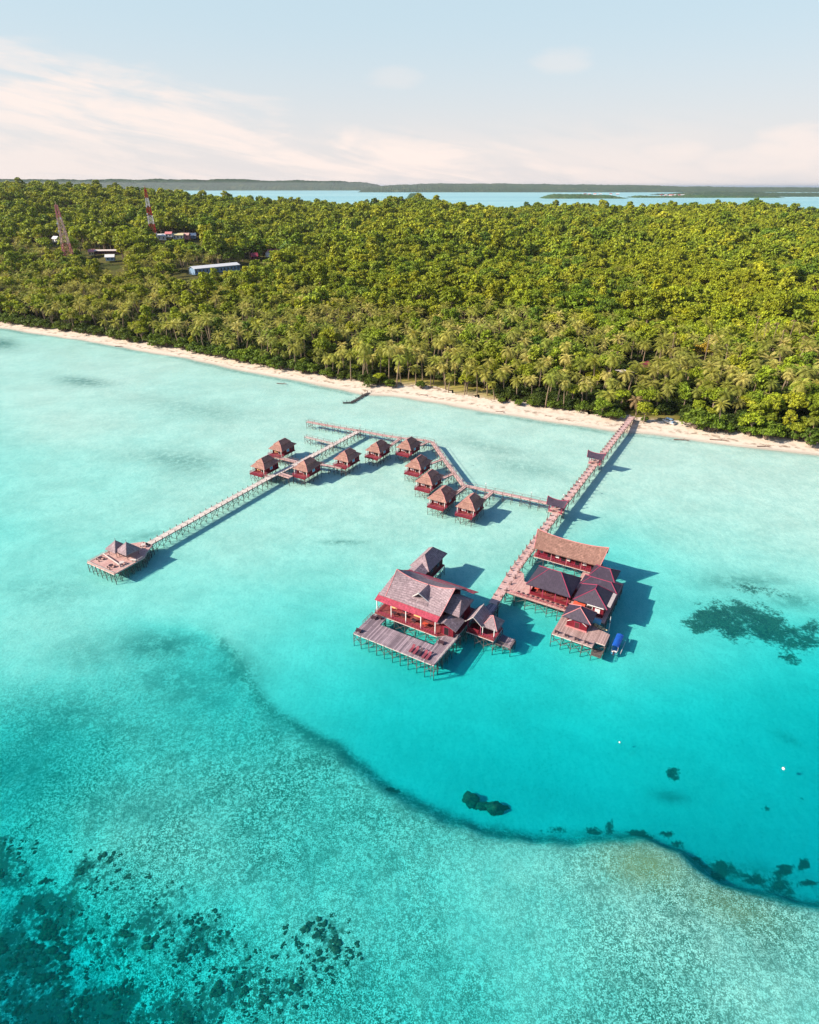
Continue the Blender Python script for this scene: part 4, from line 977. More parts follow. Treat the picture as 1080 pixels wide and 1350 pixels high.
link((-107.4, 106.6), (-106.0, 106.5), 1.2, 'very short gangway between the pale jetty and the left cream fronted cottage')
p0, p1 = ab(403, 575.5, ZD), ab(440, 584.5, ZD)
link(p1, p0, 1.1, 'stub of pale planks sticking out left of the upper pale jetty', M['pale'])

def shelter(a, b, lab):
    o = wthing('jetty_shelter', lab, 'shelter', a, b, 'dark roofed shelters over the long jetty')
    part(o, 'floor', MB().box(a - 1.9, b - 1.25, ZD - .15, a + 1.5, b + 1.25, ZD + .03), M['pinkdeck'])
    for x in (a - 1.7, a + 1.3):
        for y in (b - 1.1, b + 1.1): part(o, 'post', MB().box(x - .07, y - .07, ZD + .03, x + .07, y + .07, 4.3), M['redtrim'])
    for y in (b - 1.1, b + 1.1): part(o, 'bench', MB().box(a - 1.6, y - .2, ZD + .35, a - 1.0, y + .2, ZD + .42).box(a + .6, y - .2, ZD + .35, a + 1.2, y + .2, ZD + .42), M['redtrim'])
    saddle(o, a - 2.3, a + 1.9, b - 1.6, b + 1.6, 4.15, 5.1, M['black'], .45, .35, trim=M['redtrim'])
    piles(o, [(a - 1.8, b - 1.1), (a - 1.8, b + 1.1), (a + 1.4, b - 1.1), (a + 1.4, b + 1.1)], ZD - .1)
s1 = ab(789, 603, 4.2); s2 = ab(740, 666, 4.2)
shelter(-33.8, s1[1] + .5, 'dark roofed shelter over the long jetty, the one halfway to the beach')
shelter(-34.0, s2[1] + .5, 'dark roofed shelter where the winding walkway joins the long jetty')

# --- right hand group
d = wthing('deck_platform', 'pink plank terrace joining the long jetty to the black roofed dining hall', 'deck', -27, 92)
deck(d, [(-32.2, 90.2), (-13.4, 90.2), (-13.4, 104.3), (-21.3, 104.3), (-21.3, 98.7), (-28.2, 98.7), (-28.4, 95.2), (-30.2, 95.2), (-31.2, 97.6), (-33.2, 99.0), (-33.0, 95), ], ZD - .03, M['pinkdeck'], M['post'], 2.1)
railing(d, [(-31.2, 90.3), (-20.8, 90.3)], ZD, M['pinktrim'], .55, .8)
lh = wthing('longhouse', 'long red building under a brown thatched roof with upswept ridge ends', 'building', -24.8, 106.4)
deck(lh, [(-31.9, 104.7), (-18.6, 104.7), (-18.6, 108.9), (-31.9, 108.9)], 2.3, M['reddeck'], M['palepost'], 2.2, name='floor')
walls(lh, -31.3, 105.5, -18.9, 108.5, 2.3, 4.9, M['wall']); gable_fill(lh, -31.6, -18.6, 104.6, 109.0, 4.9, 6.9, M['darkwall'], .5)
for i, x in enumerate((-29.2, -26.3, -23.4, -20.2)):
    pane(lh, 'door', x, 105.5, x + .95, 105.5, 2.32, 4.1, M['door'], M['redtrim'])
for x in (-27.4, -25.1, -21.8): pane(lh, 'window', x, 105.5, x + .6, 105.5, 3.0, 3.9, M['white'], M['white'])
pane(lh, 'window', -30.8, 105.5, -30.1, 105.5, 3.0, 3.9, M['glass'], M['redtrim'])
for x in (-31.6, -28.2, -25.0, -22.0, -18.9): part(lh, 'veranda_post', MB().box(x - .05, 104.75, 2.3, x + .05, 104.85, 5.2), M['pinktrim'])
railing(lh, [(-31.8, 104.8), (-19.9, 104.8)], 2.3, M['redtrim'], .6, .4)
saddle(lh, -31.6, -18.2, 103.7, 109.4, 4.8, 7.0, M['attap'], .75, .55, trim=M['pinktrim'])
dh = wthing('dining_hall', 'open sided dining hall under a wide black hipped roof with red ridges', 'building', -24.3, 94.6)
part(dh, 'floor', MB().box(-28.0, 91.6, ZD, -20.5, 97.6, ZD + .12), M['reddeck'])
for x in (-27.8, -25.4, -23.0, -20.7):
    for y in (91.8, 97.4): part(dh, 'post', MB().box(x - .07, y - .07, ZD + .12, x + .07, y + .07, 4.75), M['redtrim'])
part(dh, 'parapet', MB().box(-27.7, 91.76, ZD + .12, -20.8, 91.84, ZD + .7).box(-27.84, 91.8, ZD + .12, -27.76, 97.4, ZD + .7), M['wall'])
walls(dh, -27.6, 97.0, -20.8, 97.2, ZD + .12, 4.6, M['darkwall'])
for x in (-26.9, -25.3, -23.7, -22.1):
    part(dh, 'table', MB().box(x - .5, 93.0, ZD + .65, x + .5, 93.9, ZD + .72).box(x - .07, 93.4, ZD + .12, x + .07, 93.5, ZD + .65), M['orange'])
hip(dh, -28.5, 91.0, -20.1, 98.1, 4.75, (-25.5, 94.6), (-23.2, 94.6), 7.05, M['black'], M['redtrim'])
n = 0
for x in np.arange(-29.6, -20.9, .95):
    for y in (90.75,):
        o = wthing('terrace_table', ['small dark table with stools on the pink terrace edge nearest the jetty', 'small dark table with stools on the pink terrace in front of the dining hall', 'small dark table with stools on the pink terrace near the small black roofed hut'][min(2, n // 4)], 'table', x, y, 'tables along the pink terrace'); n += 1
        part(o, 'tabletop', MB().box(x - .24, y - .2, ZD + .5, x + .24, y + .2, ZD + .56), M['chair']); part(o, 'leg', MB().box(x - .04, y - .04, ZD - .03, x + .04, y + .04, ZD + .5), M['chair'])
        for s in (-1, 1): part(o, 'stool', MB().box(x + s * .36 - .09, y - .1, ZD - .03, x + s * .36 + .09, y + .1, ZD + .32), M['lounger'])
def hut(name, lab, A_, ze, r0, r1, zr, wallbox, wm='wall', trim='redtrim', cat='building'):
    o = wthing(name, lab, cat, (A_[0] + A_[2]) / 2, (A_[1] + A_[3]) / 2); hip(o, *A_, ze, r0, r1, zr, M['black'], M[trim])
    a0, b0, a1, b1 = wallbox; walls(o, a0, b0, a1, b1, ZD, ze + .05, M[wm])
    return o
o = hut('kitchen_hut', 'small black hipped roof hut beside the right end of the longhouse', (-19.3, 99.9, -14.4, 104.5), 4.6, (-17.9, 102.1), (-16.0, 102.1), 5.9, (-18.7, 100.7, -15.0, 103.9))
pane(o, 'window', -17.9, 100.7, -17.2, 100.7, 3.0, 3.8, M['white'], M['white']); pane(o, 'door', -16.6, 100.7, -15.8, 100.7, ZD + .02, 3.9, M['door'], M['white'])
part(o, 'fascia', MB().box(-19.2, 99.88, 4.42, -14.5, 99.94, 4.58), M['white'])
o = hut('service_hall', 'low black roofed hall squeezed between two other black roofed huts', (-19.9, 96.3, -13.1, 99.75), 4.7, (-18.4, 98.0), (-14.7, 98.0), 5.75, (-19.3, 97.0, -13.7, 99.3))
pane(o, 'door', -18.6, 97.0, -17.8, 97.0, ZD + .02, 3.9, M['door'], M['redtrim'])
o = hut('reception_hall', 'tall black roofed hall with an orange awning and a pale ramp on its roof', (-19.5, 90.5, -13.4, 96.2), 4.9, (-16.4, 92.8), (-16.4, 94.2), 6.9, (-18.8, 91.4, -14.1, 95.6))
pane(o, 'door', -17.0, 91.4, -16.1, 91.4, ZD + .02, 4.0, M['door'], M['white']); pane(o, 'window', -15.6, 91.4, -14.7, 91.4, 3.0, 3.9, M['white'], M['redtrim'])
part(o, 'awning', MB().slab([(-19.4, 90.0, 3.55), (-17.3, 90.0, 3.55), (-17.3, 91.35, 4.15), (-19.4, 91.35, 4.15)], .08), M['orange'])
part(o, 'fascia', MB().box(-16.9, 90.46, 4.74, -14.0, 90.52, 4.9), M['white'])
part(o, 'roof_panel', MB().slab([(-13.9, 91.4, 5.15), (-13.1, 91.4, 4.95), (-13.1, 95.9, 4.95), (-13.9, 95.9, 5.15)], .08), M['palepost'])
part(o, 'blue_locker', MB().box(-15.6, 89.2, ZD, -13.9, 89.9, 3.0), M['sky'])
d = wthing('swim_deck', 'brown plank deck with dark corner landing at the seaward end of the right group', 'deck', -16, 85)
deck(d, [(-20.5, 83.0), (-13.5, 83.0), (-13.5, 84.6), (-11.8, 84.6), (-11.8, 87.7), (-14.2, 88.3), (-14.2, 90.15), (-20.5, 90.15)], ZD - .06, M['deck2'], M['palepost'], 1.7)
part(d, 'lower_landing', MB().box(-13.4, 82.6, .7, -11.8, 84.5, .85), M['pile'])
railing(d, [(-13.4, 82.6), (-11.8, 82.6), (-11.8, 84.5)], .85, M['pile'], .5, .5, 'landing_rail')
for i, (x, y) in enumerate([(-19.8, 83.5), (-18.0, 83.4), (-16.3, 83.4), (-14.6, 83.4)]):
    o = wthing('deck_bench', 'small dark bench on the seaward edge of the brown swim deck', 'bench', x, y, 'benches on the edge of the brown swim deck')
    part(o, 'seat', MB().box(x - .35, y - .16, ZD + .25, x + .35, y + .16, ZD + .31), M['chair'])
    for s in (-1, 1): part(o, 'leg', MB().box(x + s * .28 - .04, y - .14, ZD - .06, x + s * .28 + .04, y + .14, ZD + .25), M['chair'])
    part(o, 'backrest', MB().box(x - .35, y - .2, ZD + .3, x + .35, y - .16, ZD + .62), M['chair'])
o = wthing('dive_hut', 'small red hut with black hipped roof and white arched trim on the brown deck', 'hut', -17.2, 87.6)
walls(o, -19.0, 86.3, -15.5, 89.0, ZD - .06, 4.5, M['wall']); hip(o, -19.8, 85.6, -14.8, 89.6, 4.4, (-17.3, 87.3), (-17.3, 87.9), 6.0, M['black'], M['pinktrim'])
m = MB()
for k in range(10):
    f0, f1 = k / 10, (k + 1) / 10; m.bar((-18.9 + 3.3 * f0, 86.22, 3.3 + .75 * math.sin(pi * f0)), (-18.9 + 3.3 * f1, 86.22, 3.3 + .75 * math.sin(pi * f1)), .06, k=5)
part(o, 'arched_trim', m, M['white']); pane(o, 'door', -17.6, 86.3, -16.8, 86.3, ZD - .04, 3.5, M['darkwall'], M['redtrim'])
part(o, 'plinth', MB().box(-19.1, 86.1, ZD - .06, -15.4, 86.28, ZD + .1), M['pinktrim'])
def loft(sections, closed=True):
    """hull from cross sections (lists of points of equal length)"""
    m = MB(); k = len(sections[0])
    for s0, s1 in zip(sections[:-1], sections[1:]):
        for i in range(k - 1): m.face([s0[i], s1[i], s1[i + 1], s0[i + 1]])
    m.face(sections[0][::-1]); m.face(sections[-1]); return m
def hull(length, beam, depth, y0=0.0, sheer=.2, full=.55, n=12):
    S_ = []
    for i in range(n + 1):
        f = i / n; w = beam / 2 * (math.sin(pi * (.5 + .5 * (f - full) / (1 - full))) if f > full else 1 - .18 * ((full - f) / full) ** 2)
        w = max(w, .02); sh = sheer * max(0, (f - .4) / .6) ** 2; S_.append([(w * cos(pi * q / 6) if q not in (0, 6) else (w if q == 0 else -w), y0 + length * f, -depth * math.sin(pi * q / 6) * (1 - .35 * f) + sh) for q in range(7)])
    return S_
cn = wthing('canoe', 'small cream canoe lying on the brown deck beside the red hut', 'canoe', -13.9, 88.0)
m = loft(hull(2.6, .62, .28, -1.3, .14, .5)); m.v = [(-13.6 + y * .92 - x * .18, 88.45 - y * .30 - x * .95, z + ZD + .26) for x, y, z in m.v]; part(cn, 'hull', m, M['canoe'], smooth=True)
m = MB()
for y in (-.6, .2, .8): m.box(-.24, y - .06, -.05, .24, y + .06, .0)
m.v = [(-13.6 + y * .92 - x * .18, 88.45 - y * .30 - x * .95, z + ZD + .26) for x, y, z in m.v]; part(cn, 'thwart', m, M['drift'])
bt = wthing('covered_boat', 'moored boat with a bright blue canopy beside the brown swim deck', 'boat', -10.7, 87.3)
m = loft(hull(6.6, 1.5, .55, -3.2, .35, .55)); m.v = [(x - 10.35, y + 87.4, z + .55) for x, y, z in m.v]; part(bt, 'hull', m, M['sky'], smooth=True)
m = MB()
for i in range(8):
    x0, x1 = -.82 + 1.64 * i / 8, -.82 + 1.64 * (i + 1) / 8; z0_, z1_ = [2.15 - .28 * (x / .82) ** 2 for x in (x0, x1)]
    m.slab([(x0 - 10.35, 84.9, z0_), (x1 - 10.35, 84.9, z1_), (x1 - 10.35, 89.9, z1_), (x0 - 10.35, 89.9, z0_)], .05)
part(bt, 'canopy', m, M['blue'])
for x in (-11.05, -9.65):
    for y in (85.1, 87.4, 89.7): part(bt, 'canopy_post', MB().bar((x, y, .5), (x, y, 1.95), .035, k=5), M['white'])
bt.scale = (.72, .72, .75); bt.location = (*[c * G for c in to_xy(-10.6, 87.7)], 0)
part(bt, 'stern_seat', MB().box(-10.95, 84.35, .5, -9.75, 84.8, .8), M['white']); part(bt, 'outboard_motor', MB().box(-10.5, 83.85, .1, -10.2, 84.15, 1.0), M['chair'])
for x in (-11.75, -8.95): part(bt, 'outrigger', MB().bar((x, 85.2, .12), (x, 90.2, .12), .06, k=6), M['white'])
o = wthing('mooring_pole', 'leaning pale pole in the water beside the blue canopied boat', 'pole', -12.6, 91.0); part(o, 'shaft', MB().bar((-12.4, 90.6, -2), (-12.7, 91.3, 3.2), .07, .05, 6), M['white'])
p = part(o, 'collar', MB().bar((-12.62, 91.1, 2.0), (-12.64, 91.17, 2.2), .1, k=6), M['post'])

# --- left hand group
d = wthing('sun_deck', 'grey plank sun deck wrapping round a square opening in front of the big hall', 'deck', -42, 67)
deck(d, [(-49.9, 65.7), (-34.2, 65.7), (-33.8, 74.6), (-36.5, 74.6), (-36.5, 69.9), (-47.2, 69.9), (-47.2, 71.9), (-49.9, 71.9)], ZD, M['deck'], M['palepost'], 1.55)
railing(d, [(-49.85, 71.6), (-49.85, 68.5)], ZD, M['post'], .6, .7); railing(d, [(-34.1, 67.0), (-33.85, 74.2)], ZD, M['palepost'], .5, 1.1, 'side_railing')
part(d, 'ladder', MB().bar((-34.6, 65.5, -.8), (-34.6, 65.6, ZD + .5), .04, k=4).bar((-34.1, 65.5, -.8), (-34.1, 65.6, ZD + .5), .04, k=4), M['post'])
for i, (x, y, c, lab) in enumerate([(-39.0, 67.0, 'lounger', 'red sun lounger on the grey deck, first of the row from the left'), (-38.2, 66.9, 'lounger', 'red sun lounger beside the shaded gap in the row on the grey deck'),
                                  (-37.4, 66.9, 'chair', 'dark empty sun lounger in the middle of the row on the grey deck'), (-36.5, 66.8, 'lounger', 'red sun lounger near the seaward corner of the grey deck'), (-35.8, 66.8, 'lounger', 'last red sun lounger beside the corner ladder of the grey deck')]):
    o = wthing('sun_lounger', lab, 'lounger', x, y, 'sun loungers on the grey deck')
    part(o, 'cushion', MB().box(x - .24, y - .75, ZD + .22, x + .24, y + .35, ZD + .32), M[c]); part(o, 'backrest', MB().slab([(x - .24, y + .36, ZD + .34), (x + .24, y + .36, ZD + .34), (x + .24, y + .82, ZD + .68), (x - .24, y + .82, ZD + .68)], .08), M[c])
    for s in (-1, 1):
        for q in (-.65, .3): part(o, 'leg', MB().box(x + s * .2 - .03, y + q - .03, ZD, x + s * .2 + .03, y + q + .03, ZD + .22), M['post'])
for x, y, lab in [(-49.0, 70.6, 'dark wooden bench at the top left of the grey sun deck'), (-48.2, 71.2, 'dark bench by the step up to the veranda'), (-49.3, 66.3, 'bench seat at the outer left corner of the grey sun deck'), (-35.6, 70.8, 'dark bench on the right arm of the grey sun deck')]:
    o = wthing('wooden_bench', lab, 'bench', x, y); part(o, 'seat', MB().box(x - .5, y - .18, ZD + .26, x + .5, y + .18, ZD + .33), M['chair'])
    part(o, 'backrest', MB().box(x - .5, y + .16, ZD + .3, x + .5, y + .21, ZD + .65), M['chair'])
    for s in (-1, 1): part(o, 'leg', MB().box(x + s * .42 - .04, y - .15, ZD, x + s * .42 + .04, y + .15, ZD + .26), M['chair'])
H_ = wthing('main_hall', 'largest hall with grey shingle roof, gabled dormer and red veranda roof', 'building', -43, 77)
deck(H_, [(-49.7, 72.0), (-37.0, 72.0), (-34.0, 74.65), (-34.0, 82.2), (-49.7, 82.2)], 2.4, M['reddeck'], M['palepost'], 2.0, name='veranda_floor')
walls(H_, -48.6, 74.9, -37.3, 81.4, 2.4, 6.0, M['wall'])
for x in (-48.0, -45.6, -43.2, -40.8, -38.6): pane(H_, 'doorway', x, 74.9, x + 1.3, 74.9, 2.42, 4.2, M['cream'] if x in (-48.0, -43.2) else M['door'], M['redtrim'])
for x in (-49.4, -46.4, -43.4, -40.4, -37.6): part(H_, 'veranda_post', MB().box(x - .07, 72.35, 2.4, x + .07, 72.49, 5.5), M['white'])
railing(H_, [(-49.6, 74.8), (-49.6, 72.1), (-37.1, 72.1)], 2.4, M['redtrim'], .6, .5)
for x, y in ((-46.3, 73.2), (-44.6, 73.4), (-42.2, 73.2), (-40.0, 73.3)): part(H_, 'table', MB().box(x - .45, y - .3, 2.95, x + .45, y + .3, 3.02).box(x - .06, y - .06, 2.4, x + .06, y + .06, 2.95), M['orange' if x == -40.0 else 'chair'])
part(H_, 'front_veranda_roof', MB().slab([(-49.5, 71.9, 5.45), (-37.0, 71.9, 5.45), (-37.0, 73.5, 6.1), (-49.5, 73.5, 6.1)], .1), M['redroof'])
part(H_, 'back_veranda_roof', MB().slab([(-34.6, 83.3, 5.45), (-49.0, 83.3, 5.45), (-49.0, 81.2, 6.45), (-34.6, 81.2, 6.45)], .1), M['redroof'])
rf = saddle(H_, -47.9, -36.9, 72.9, 82.0, 6.1, 8.05, M['thatch'], 1.05, .35, trim=M['pinktrim'], n=18)
part(rf, 'end_roof', MB().slab([(-49.3, 72.9, 6.05), (-47.6, 72.9, 6.05), (-47.6, 77.3, 7.7), (-48.9, 77.3, 7.75)], .12).slab([(-47.6, 82.0, 6.05), (-49.3, 82.0, 6.05), (-48.9, 77.5, 7.7), (-47.6, 77.5, 7.7)], .12), M['thatch'], root=H_)
gable_fill(H_, -48.3, -37.2, 73.6, 81.3, 6.0, 7.9, M['darkwall'], .4)
# the dormer: its little ridge runs out towards the sea, a dark triangle under it
dm = MB(); da, db0, db1, hw = -41.7, 74.2, 77.6, 1.6
dm.slab([(da - hw, db0 + .4, 6.65), (da, db0 - .3, 8.35), (da, db1, 8.2), (da - hw * .5, db1 - .4, 7.75)], .12).slab([(da, db0 - .3, 8.35), (da + hw, db0 + .4, 6.65), (da + hw * .5, db1 - .4, 7.75), (da, db1, 8.2)], .12)
dr = part(H_, 'dormer_roof', dm, M['thatch'])
part(dr, 'dormer_gable', MB().slab([(da - hw * .86, db0 + .7, 6.9), (da + hw * .86, db0 + .7, 6.9), (da, db0 + .6, 8.15)], .05), M['glass'], root=H_)
part(dr, 'barge_board', MB().bar((da - hw, db0 + .38, 6.78), (da, db0 - .34, 8.45), .07, k=4).bar((da + hw, db0 + .38, 6.78), (da, db0 - .34, 8.45), .07, k=4).bar((da, db0 - .34, 8.4), (da, db0 - .5, 8.85), .06, k=4), M['white'], root=H_)
part(dr, 'dormer_skirt', MB().slab([(da - hw - .2, db0 - .5, 6.55), (da + hw + .2, db0 - .5, 6.55), (da + hw, db0 + .75, 6.9), (da - hw, db0 + .75, 6.9)], .08), M['thatch'], root=H_)
wing = wthing('side_wing', 'lower grey roofed wing at the right end of the big hall', 'building', -35.8, 78)
walls(wing, -37.2, 75.6, -34.9, 80.6, 2.4, 5.2, M['wall'])
m = MB(); e_ = [(-37.3, 74.8, 5.75), (-34.3, 74.8, 5.6), (-34.3, 80.6, 5.6), (-37.3, 80.6, 5.75)]; r0_, r1_ = (-37.3, 77.5, 7.5), (-35.3, 77.5, 7.2)
for f in ([e_[0], e_[1], r1_, r0_], [e_[1], e_[2], r1_], [e_[2], e_[3], r0_, r1_]): m.slab(f, .12)
part(wing, 'roof', m, M['thatch']); pane(wing, 'window', -34.9, 77.0, -34.9, 78.0, 3.1, 4.2, M['glass'], M['redtrim'])
po = wthing('porch', 'small red entrance porch with a grey gabled roof at the corner of the big hall', 'porch', -35.7, 74.0)
walls(po, -36.9, 73.1, -34.5, 75.0, 2.4, 4.45, M['wall'])
m = MB(); m.slab([(-37.5, 72.4, 4.65), (-36.0, 72.4, 5.35), (-36.0, 76.0, 5.35), (-37.5, 76.0, 4.65)], .1).slab([(-36.0, 72.4, 5.35), (-33.7, 72.4, 4.35), (-33.7, 76.0, 4.35), (-36.0, 76.0, 5.35)], .1)
part(po, 'roof', m, M['thatch']); pane(po, 'door', -36.2, 73.1, -35.3, 73.1, 2.42, 4.0, M['door'], M['redtrim'])
pv = wthing('rear_pavilion', 'separate hip roofed pavilion behind the big hall with one sunlit and one dark slope', 'building', -48, 89)
deck(pv, [(-49.8, 85.4), (-46.2, 85.4), (-46.2, 92.4), (-49.8, 92.4)], 2.3, M['reddeck'], M['palepost'], 1.8, name='floor')
walls(pv, -49.5, 85.7, -46.5, 92.1, 2.3, 4.95, M['darkwall'])
hip(pv, -50.1, 85.1, -45.8, 92.7, 4.95, (-48.0, 87.3), (-48.0, 90.6), 6.9, M['thatch'], M['post'], tr=.04)
for y in (87, 89.6): pane(pv, 'window', -46.5, y, -46.5, y + .9, 3.1, 4.3, M['glass'], M['post'])
pane(pv, 'door', -48.4, 85.7, -47.6, 85.7, 2.32, 4.2, M['door'], M['post'])
cn = wthing('covered_passage', 'short gabled passage roof joining the rear pavilion to the big hall', 'passage', -47.6, 83.6)
m = MB(); m.slab([(-49.6, 81.0, 4.9), (-47.8, 81.0, 5.75), (-47.8, 86.3, 5.75), (-49.6, 86.3, 4.9)], .1).slab([(-47.8, 81.0, 5.75), (-46.0, 81.0, 4.9), (-46.0, 86.3, 4.9), (-47.8, 86.3, 5.75)], .1)
part(cn, 'roof', m, M['thatch']); part(cn, 'floor', MB().box(-48.8, 82.25, 2.2, -46.8, 85.35, 2.3), M['reddeck'])
for x in (-48.7, -46.9): part(cn, 'post', MB().box(x - .07, 84.6, 2.3, x + .07, 84.74, 5.0), M['post'])
sd = wthing('shaded_landing', 'dark plank landing in the shade between the big hall and the jetty end', 'deck', -33, 82)
deck(sd, [(-33.9, 78.6), (-31.5, 80.4), (-31.5, 85.5), (-33.0, 85.5), (-33.9, 83.0)], ZD - .1, M['deck'], M['post'], 1.8)
sh_ = wthing('side_hut', 'small red open hut with a gabled roof between the big hall and the jetty', 'hut', -32, 77.8)
deck(sh_, [(-33.4, 76.0), (-28.3, 76.0), (-28.3, 80.0), (-31.2, 80.2), (-33.4, 78.4)], ZD - .02, M['reddeck'], M['palepost'], 1.7, name='floor')
m = MB(); m.slab([(-33.7, 75.9, 4.25), (-32.2, 75.9, 5.7), (-32.2, 80.1, 5.7), (-33.7, 80.1, 4.25)], .1).slab([(-32.2, 75.9, 5.7), (-30.5, 75.9, 4.25), (-30.5, 80.1, 4.25), (-32.2, 80.1, 5.7)], .1)
rf = part(sh_, 'roof', m, M['thatch']); part(rf, 'ridge_cap', MB().bar((-32.2, 75.8, 5.72), (-32.2, 80.2, 5.72), .06, k=4).bar((-33.7, 75.85, 4.27), (-32.2, 75.85, 5.72), .06, k=4).bar((-30.5, 75.85, 4.27), (-32.2, 75.85, 5.72), .06, k=4), M['palepost'], root=sh_)
for x in (-33.3, -30.9):
    for y in (76.3, 79.7): part(sh_, 'post', MB().box(x - .06, y - .06, ZD, x + .06, y + .06, 4.5), M['redtrim'])
part(sh_, 'wall', MB().box(-33.3, 76.2, ZD, -31.2, 76.3, ZD + .9).box(-33.2, 79.6, ZD, -31.0, 79.7, 4.3), M['wall']); part(sh_, 'screen', MB().box(-30.9, 76.3, ZD, -30.85, 79.5, 4.2), M['darkwall'])
pg = wthing('pointed_gazebo', 'small red gazebo with a pointed pyramid roof beside the dark landing', 'gazebo', -29.4, 78)
hip(pg, -30.9, 76.5, -28.0, 79.7, 4.0, (-29.5, 78.1), (-29.5, 78.1), 5.7, M['thatch'], M['pinktrim'], tr=.05)
for x in (-30.6, -28.5):
    for y in (76.5, 79.4): part(pg, 'post', MB().box(x - .06, y - .06, ZD, x + .06, y + .06, 4.1), M['white'])
railing(pg, [(-30.5, 76.2), (-28.4, 76.2), (-28.4, 79.5)], ZD, M['redtrim'], .6, .4)
lp = wthing('boat_landing', 'low dark landing stage in shadow beside the pointed gazebo', 'landing', -27, 78.4)
deck(lp, [(-28.2, 77.1), (-25.6, 77.1), (-25.6, 79.4), (-28.2, 79.8)], 1.0, M['deck'], M['pile'], 1.1); railing(lp, [(-28.0, 77.2), (-25.7, 77.2), (-25.7, 79.3)], 1.0, M['pile'], .5, .6)
part(lp, 'step', MB().box(-28.6, 78.2, 1.5, -28.2, 79.2, 1.6), M['post'])

# --- end platform of the pale jetty
ep = wthing('end_platform', 'pale pink plank platform at the seaward end of the straight pale jetty', 'deck', -105, 61)
deck(ep, [(-109.6, 56.3), (-101.0, 56.3), (-101.0, 63.4), (-102.4, 65.2), (-103.6, 67.6), (-106.4, 67.6), (-109.6, 64.2)], ZD, M['pinkdeck'], M['palepost'], 1.35)
railing(ep, [(-109.5, 63.6), (-109.5, 56.4), (-101.1, 56.4), (-101.1, 63.2)], ZD, M['palepost'], .35, 1.1)
part(ep, 'log_rail', MB().bar((-108.8, 59.6, ZD + .5), (-102.2, 58.6, ZD + .55), .1, k=6).bar((-108.8, 59.6, ZD), (-108.8, 59.6, ZD + .6), .07, k=6).bar((-102.2, 58.6, ZD), (-102.2, 58.6, ZD + .6), .07, k=6), M['palepost'])
for (x, y, sz, zt, lab) in ((-107.0, 61.8, 1.65, 5.4, 'thatched parasol hut nearer the outer left side of the end platform'), (-104.3, 62.4, 1.75, 5.5, 'thatched parasol hut in the middle of the end platform, casting the long shade')):
    o = wthing('parasol_hut', lab, 'parasol hut', x, y, 'thatched parasol huts on the end platform')
    hip(o, x - sz, y - sz, x + sz, y + sz, 3.65, (x, y), (x, y), zt, M['thatch'], None, t=.16)
    part(o, 'finial', MB().bar((x, y, zt - .1), (x, y, zt + .5), .05, .03, 5), M['post'])
    for s in (-1, 1):
        for q in (-1, 1): part(o, 'post', MB().bar((x + s * sz * .75, y + q * sz * .75, ZD), (x + s * sz * .75, y + q * sz * .75, 4.0), .06, k=6), M['post'])
for x, y, r_, lab in [(-102.6, 59.4, .5, 'round pale log table near the right edge of the end platform'), (-103.6, 57.6, .45, 'dark round stool table near the seaward corner of the end platform'), (-108.0, 58.3, .42, 'dark block seat on the left of the end platform'), (-104.6, 66.2, .5, 'pale driftwood table where the pale jetty meets the end platform')]:
    o = wthing('log_table', lab, 'table', x, y); dk = 'dark' in lab
    part(o, 'tabletop', MB().bar((x, y, ZD + .5), (x, y, ZD + .6), r_, k=10), M['chair' if dk else 'palepost']); part(o, 'leg', MB().bar((x, y, ZD), (x, y, ZD + .5), .1, k=6), M['post'])
    for q in range(4): aa = q * 1.57 + .6; part(o, 'stool', MB().bar((x + .75 * cos(aa), y + .75 * sin(aa), ZD), (x + .75 * cos(aa), y + .75 * sin(aa), ZD + .35), .13, k=7), M['drift'] if dk else M['palepost'])
for x, y, lab in [(-101.6, 61.4, 'rounded pale boulder like seat on the right edge of the end platform')]:
    o = wthing('log_bench', lab, 'bench', x, y); part(o, 'seat', MB().bar((x - .5, y - .3, ZD + .4), (x + .6, y + .2, ZD + .4), .2, k=8), M['palepost']); part(o, 'leg', MB().box(x - .3, y - .25, ZD, x - .15, y - .1, ZD + .3).box(x + .3, y - .0, ZD, x + .45, y + .15, ZD + .3), M['post'])

# --- lamp poles along the winding walkway and the jetty
for i, (px, py, lab) in enumerate([(475, 561, 'thin lamp pole where the pale jetty meets the winding walkway'), (640, 640, 'thin pole on the lower straight stretch of the walkway'), (700, 652, 'thin pole on the walkway short of the long jetty'), (763, 637, 'thin leaning pole left of the long jetty between the shelters'), (742, 655, 'thin pole just above the shelter at the walkway junction')]):
    a, b = ab(px, py + 7, ZD); o = wthing('lamp_pole', lab, 'pole', a, b)
    part(o, 'shaft', MB().bar((a, b, -2), (a, b, 4.1), .05, .04, 5), M['post']); part(o, 'lamp', MB().box(a - .12, b - .12, 4.1, a + .12, b + .12, 4.35), M['white'])

# --- beach, water and coral things
x, y = at(881, 557, 1.2); zb = ground_z(x, y)
o = thing('beached_boat', 'white and blue boat drawn up under the trees at the top of the beach', 'boat', x, y, zb, R(35), None, True)
m = loft(hull(5.6, 1.7, .75, -2.8, .35, .5)); m.v = [(q[0], q[1], q[2] + .8) for q in m.v]; m.build('hull', M['white'], o, True)
MB().slab([(-.8, -1.6, 2.0), (.8, -1.6, 2.0), (.8, 1.2, 2.1), (-.8, 1.2, 2.1)], .08).build('canopy', M['bluewall'], o); o.scale = (.8, .8, .8)
for s in (-.7, .7):
    for q in (-1.5, 1.1): MB().bar((s, q, .7), (s, q, 2.0), .04, k=5).build('canopy_post', M['white'], o)
MB().box(-.6, -2.3, .7, .6, -1.8, 1.5).build('bow_locker', M['bluewall'], o)
o = thing('broken_pier', 'dark collapsed wooden pier running into the water from the beach', 'pier', *at(472, 523, 0), 0, 0, None, True); ox, oy = at(472, 523, 0)
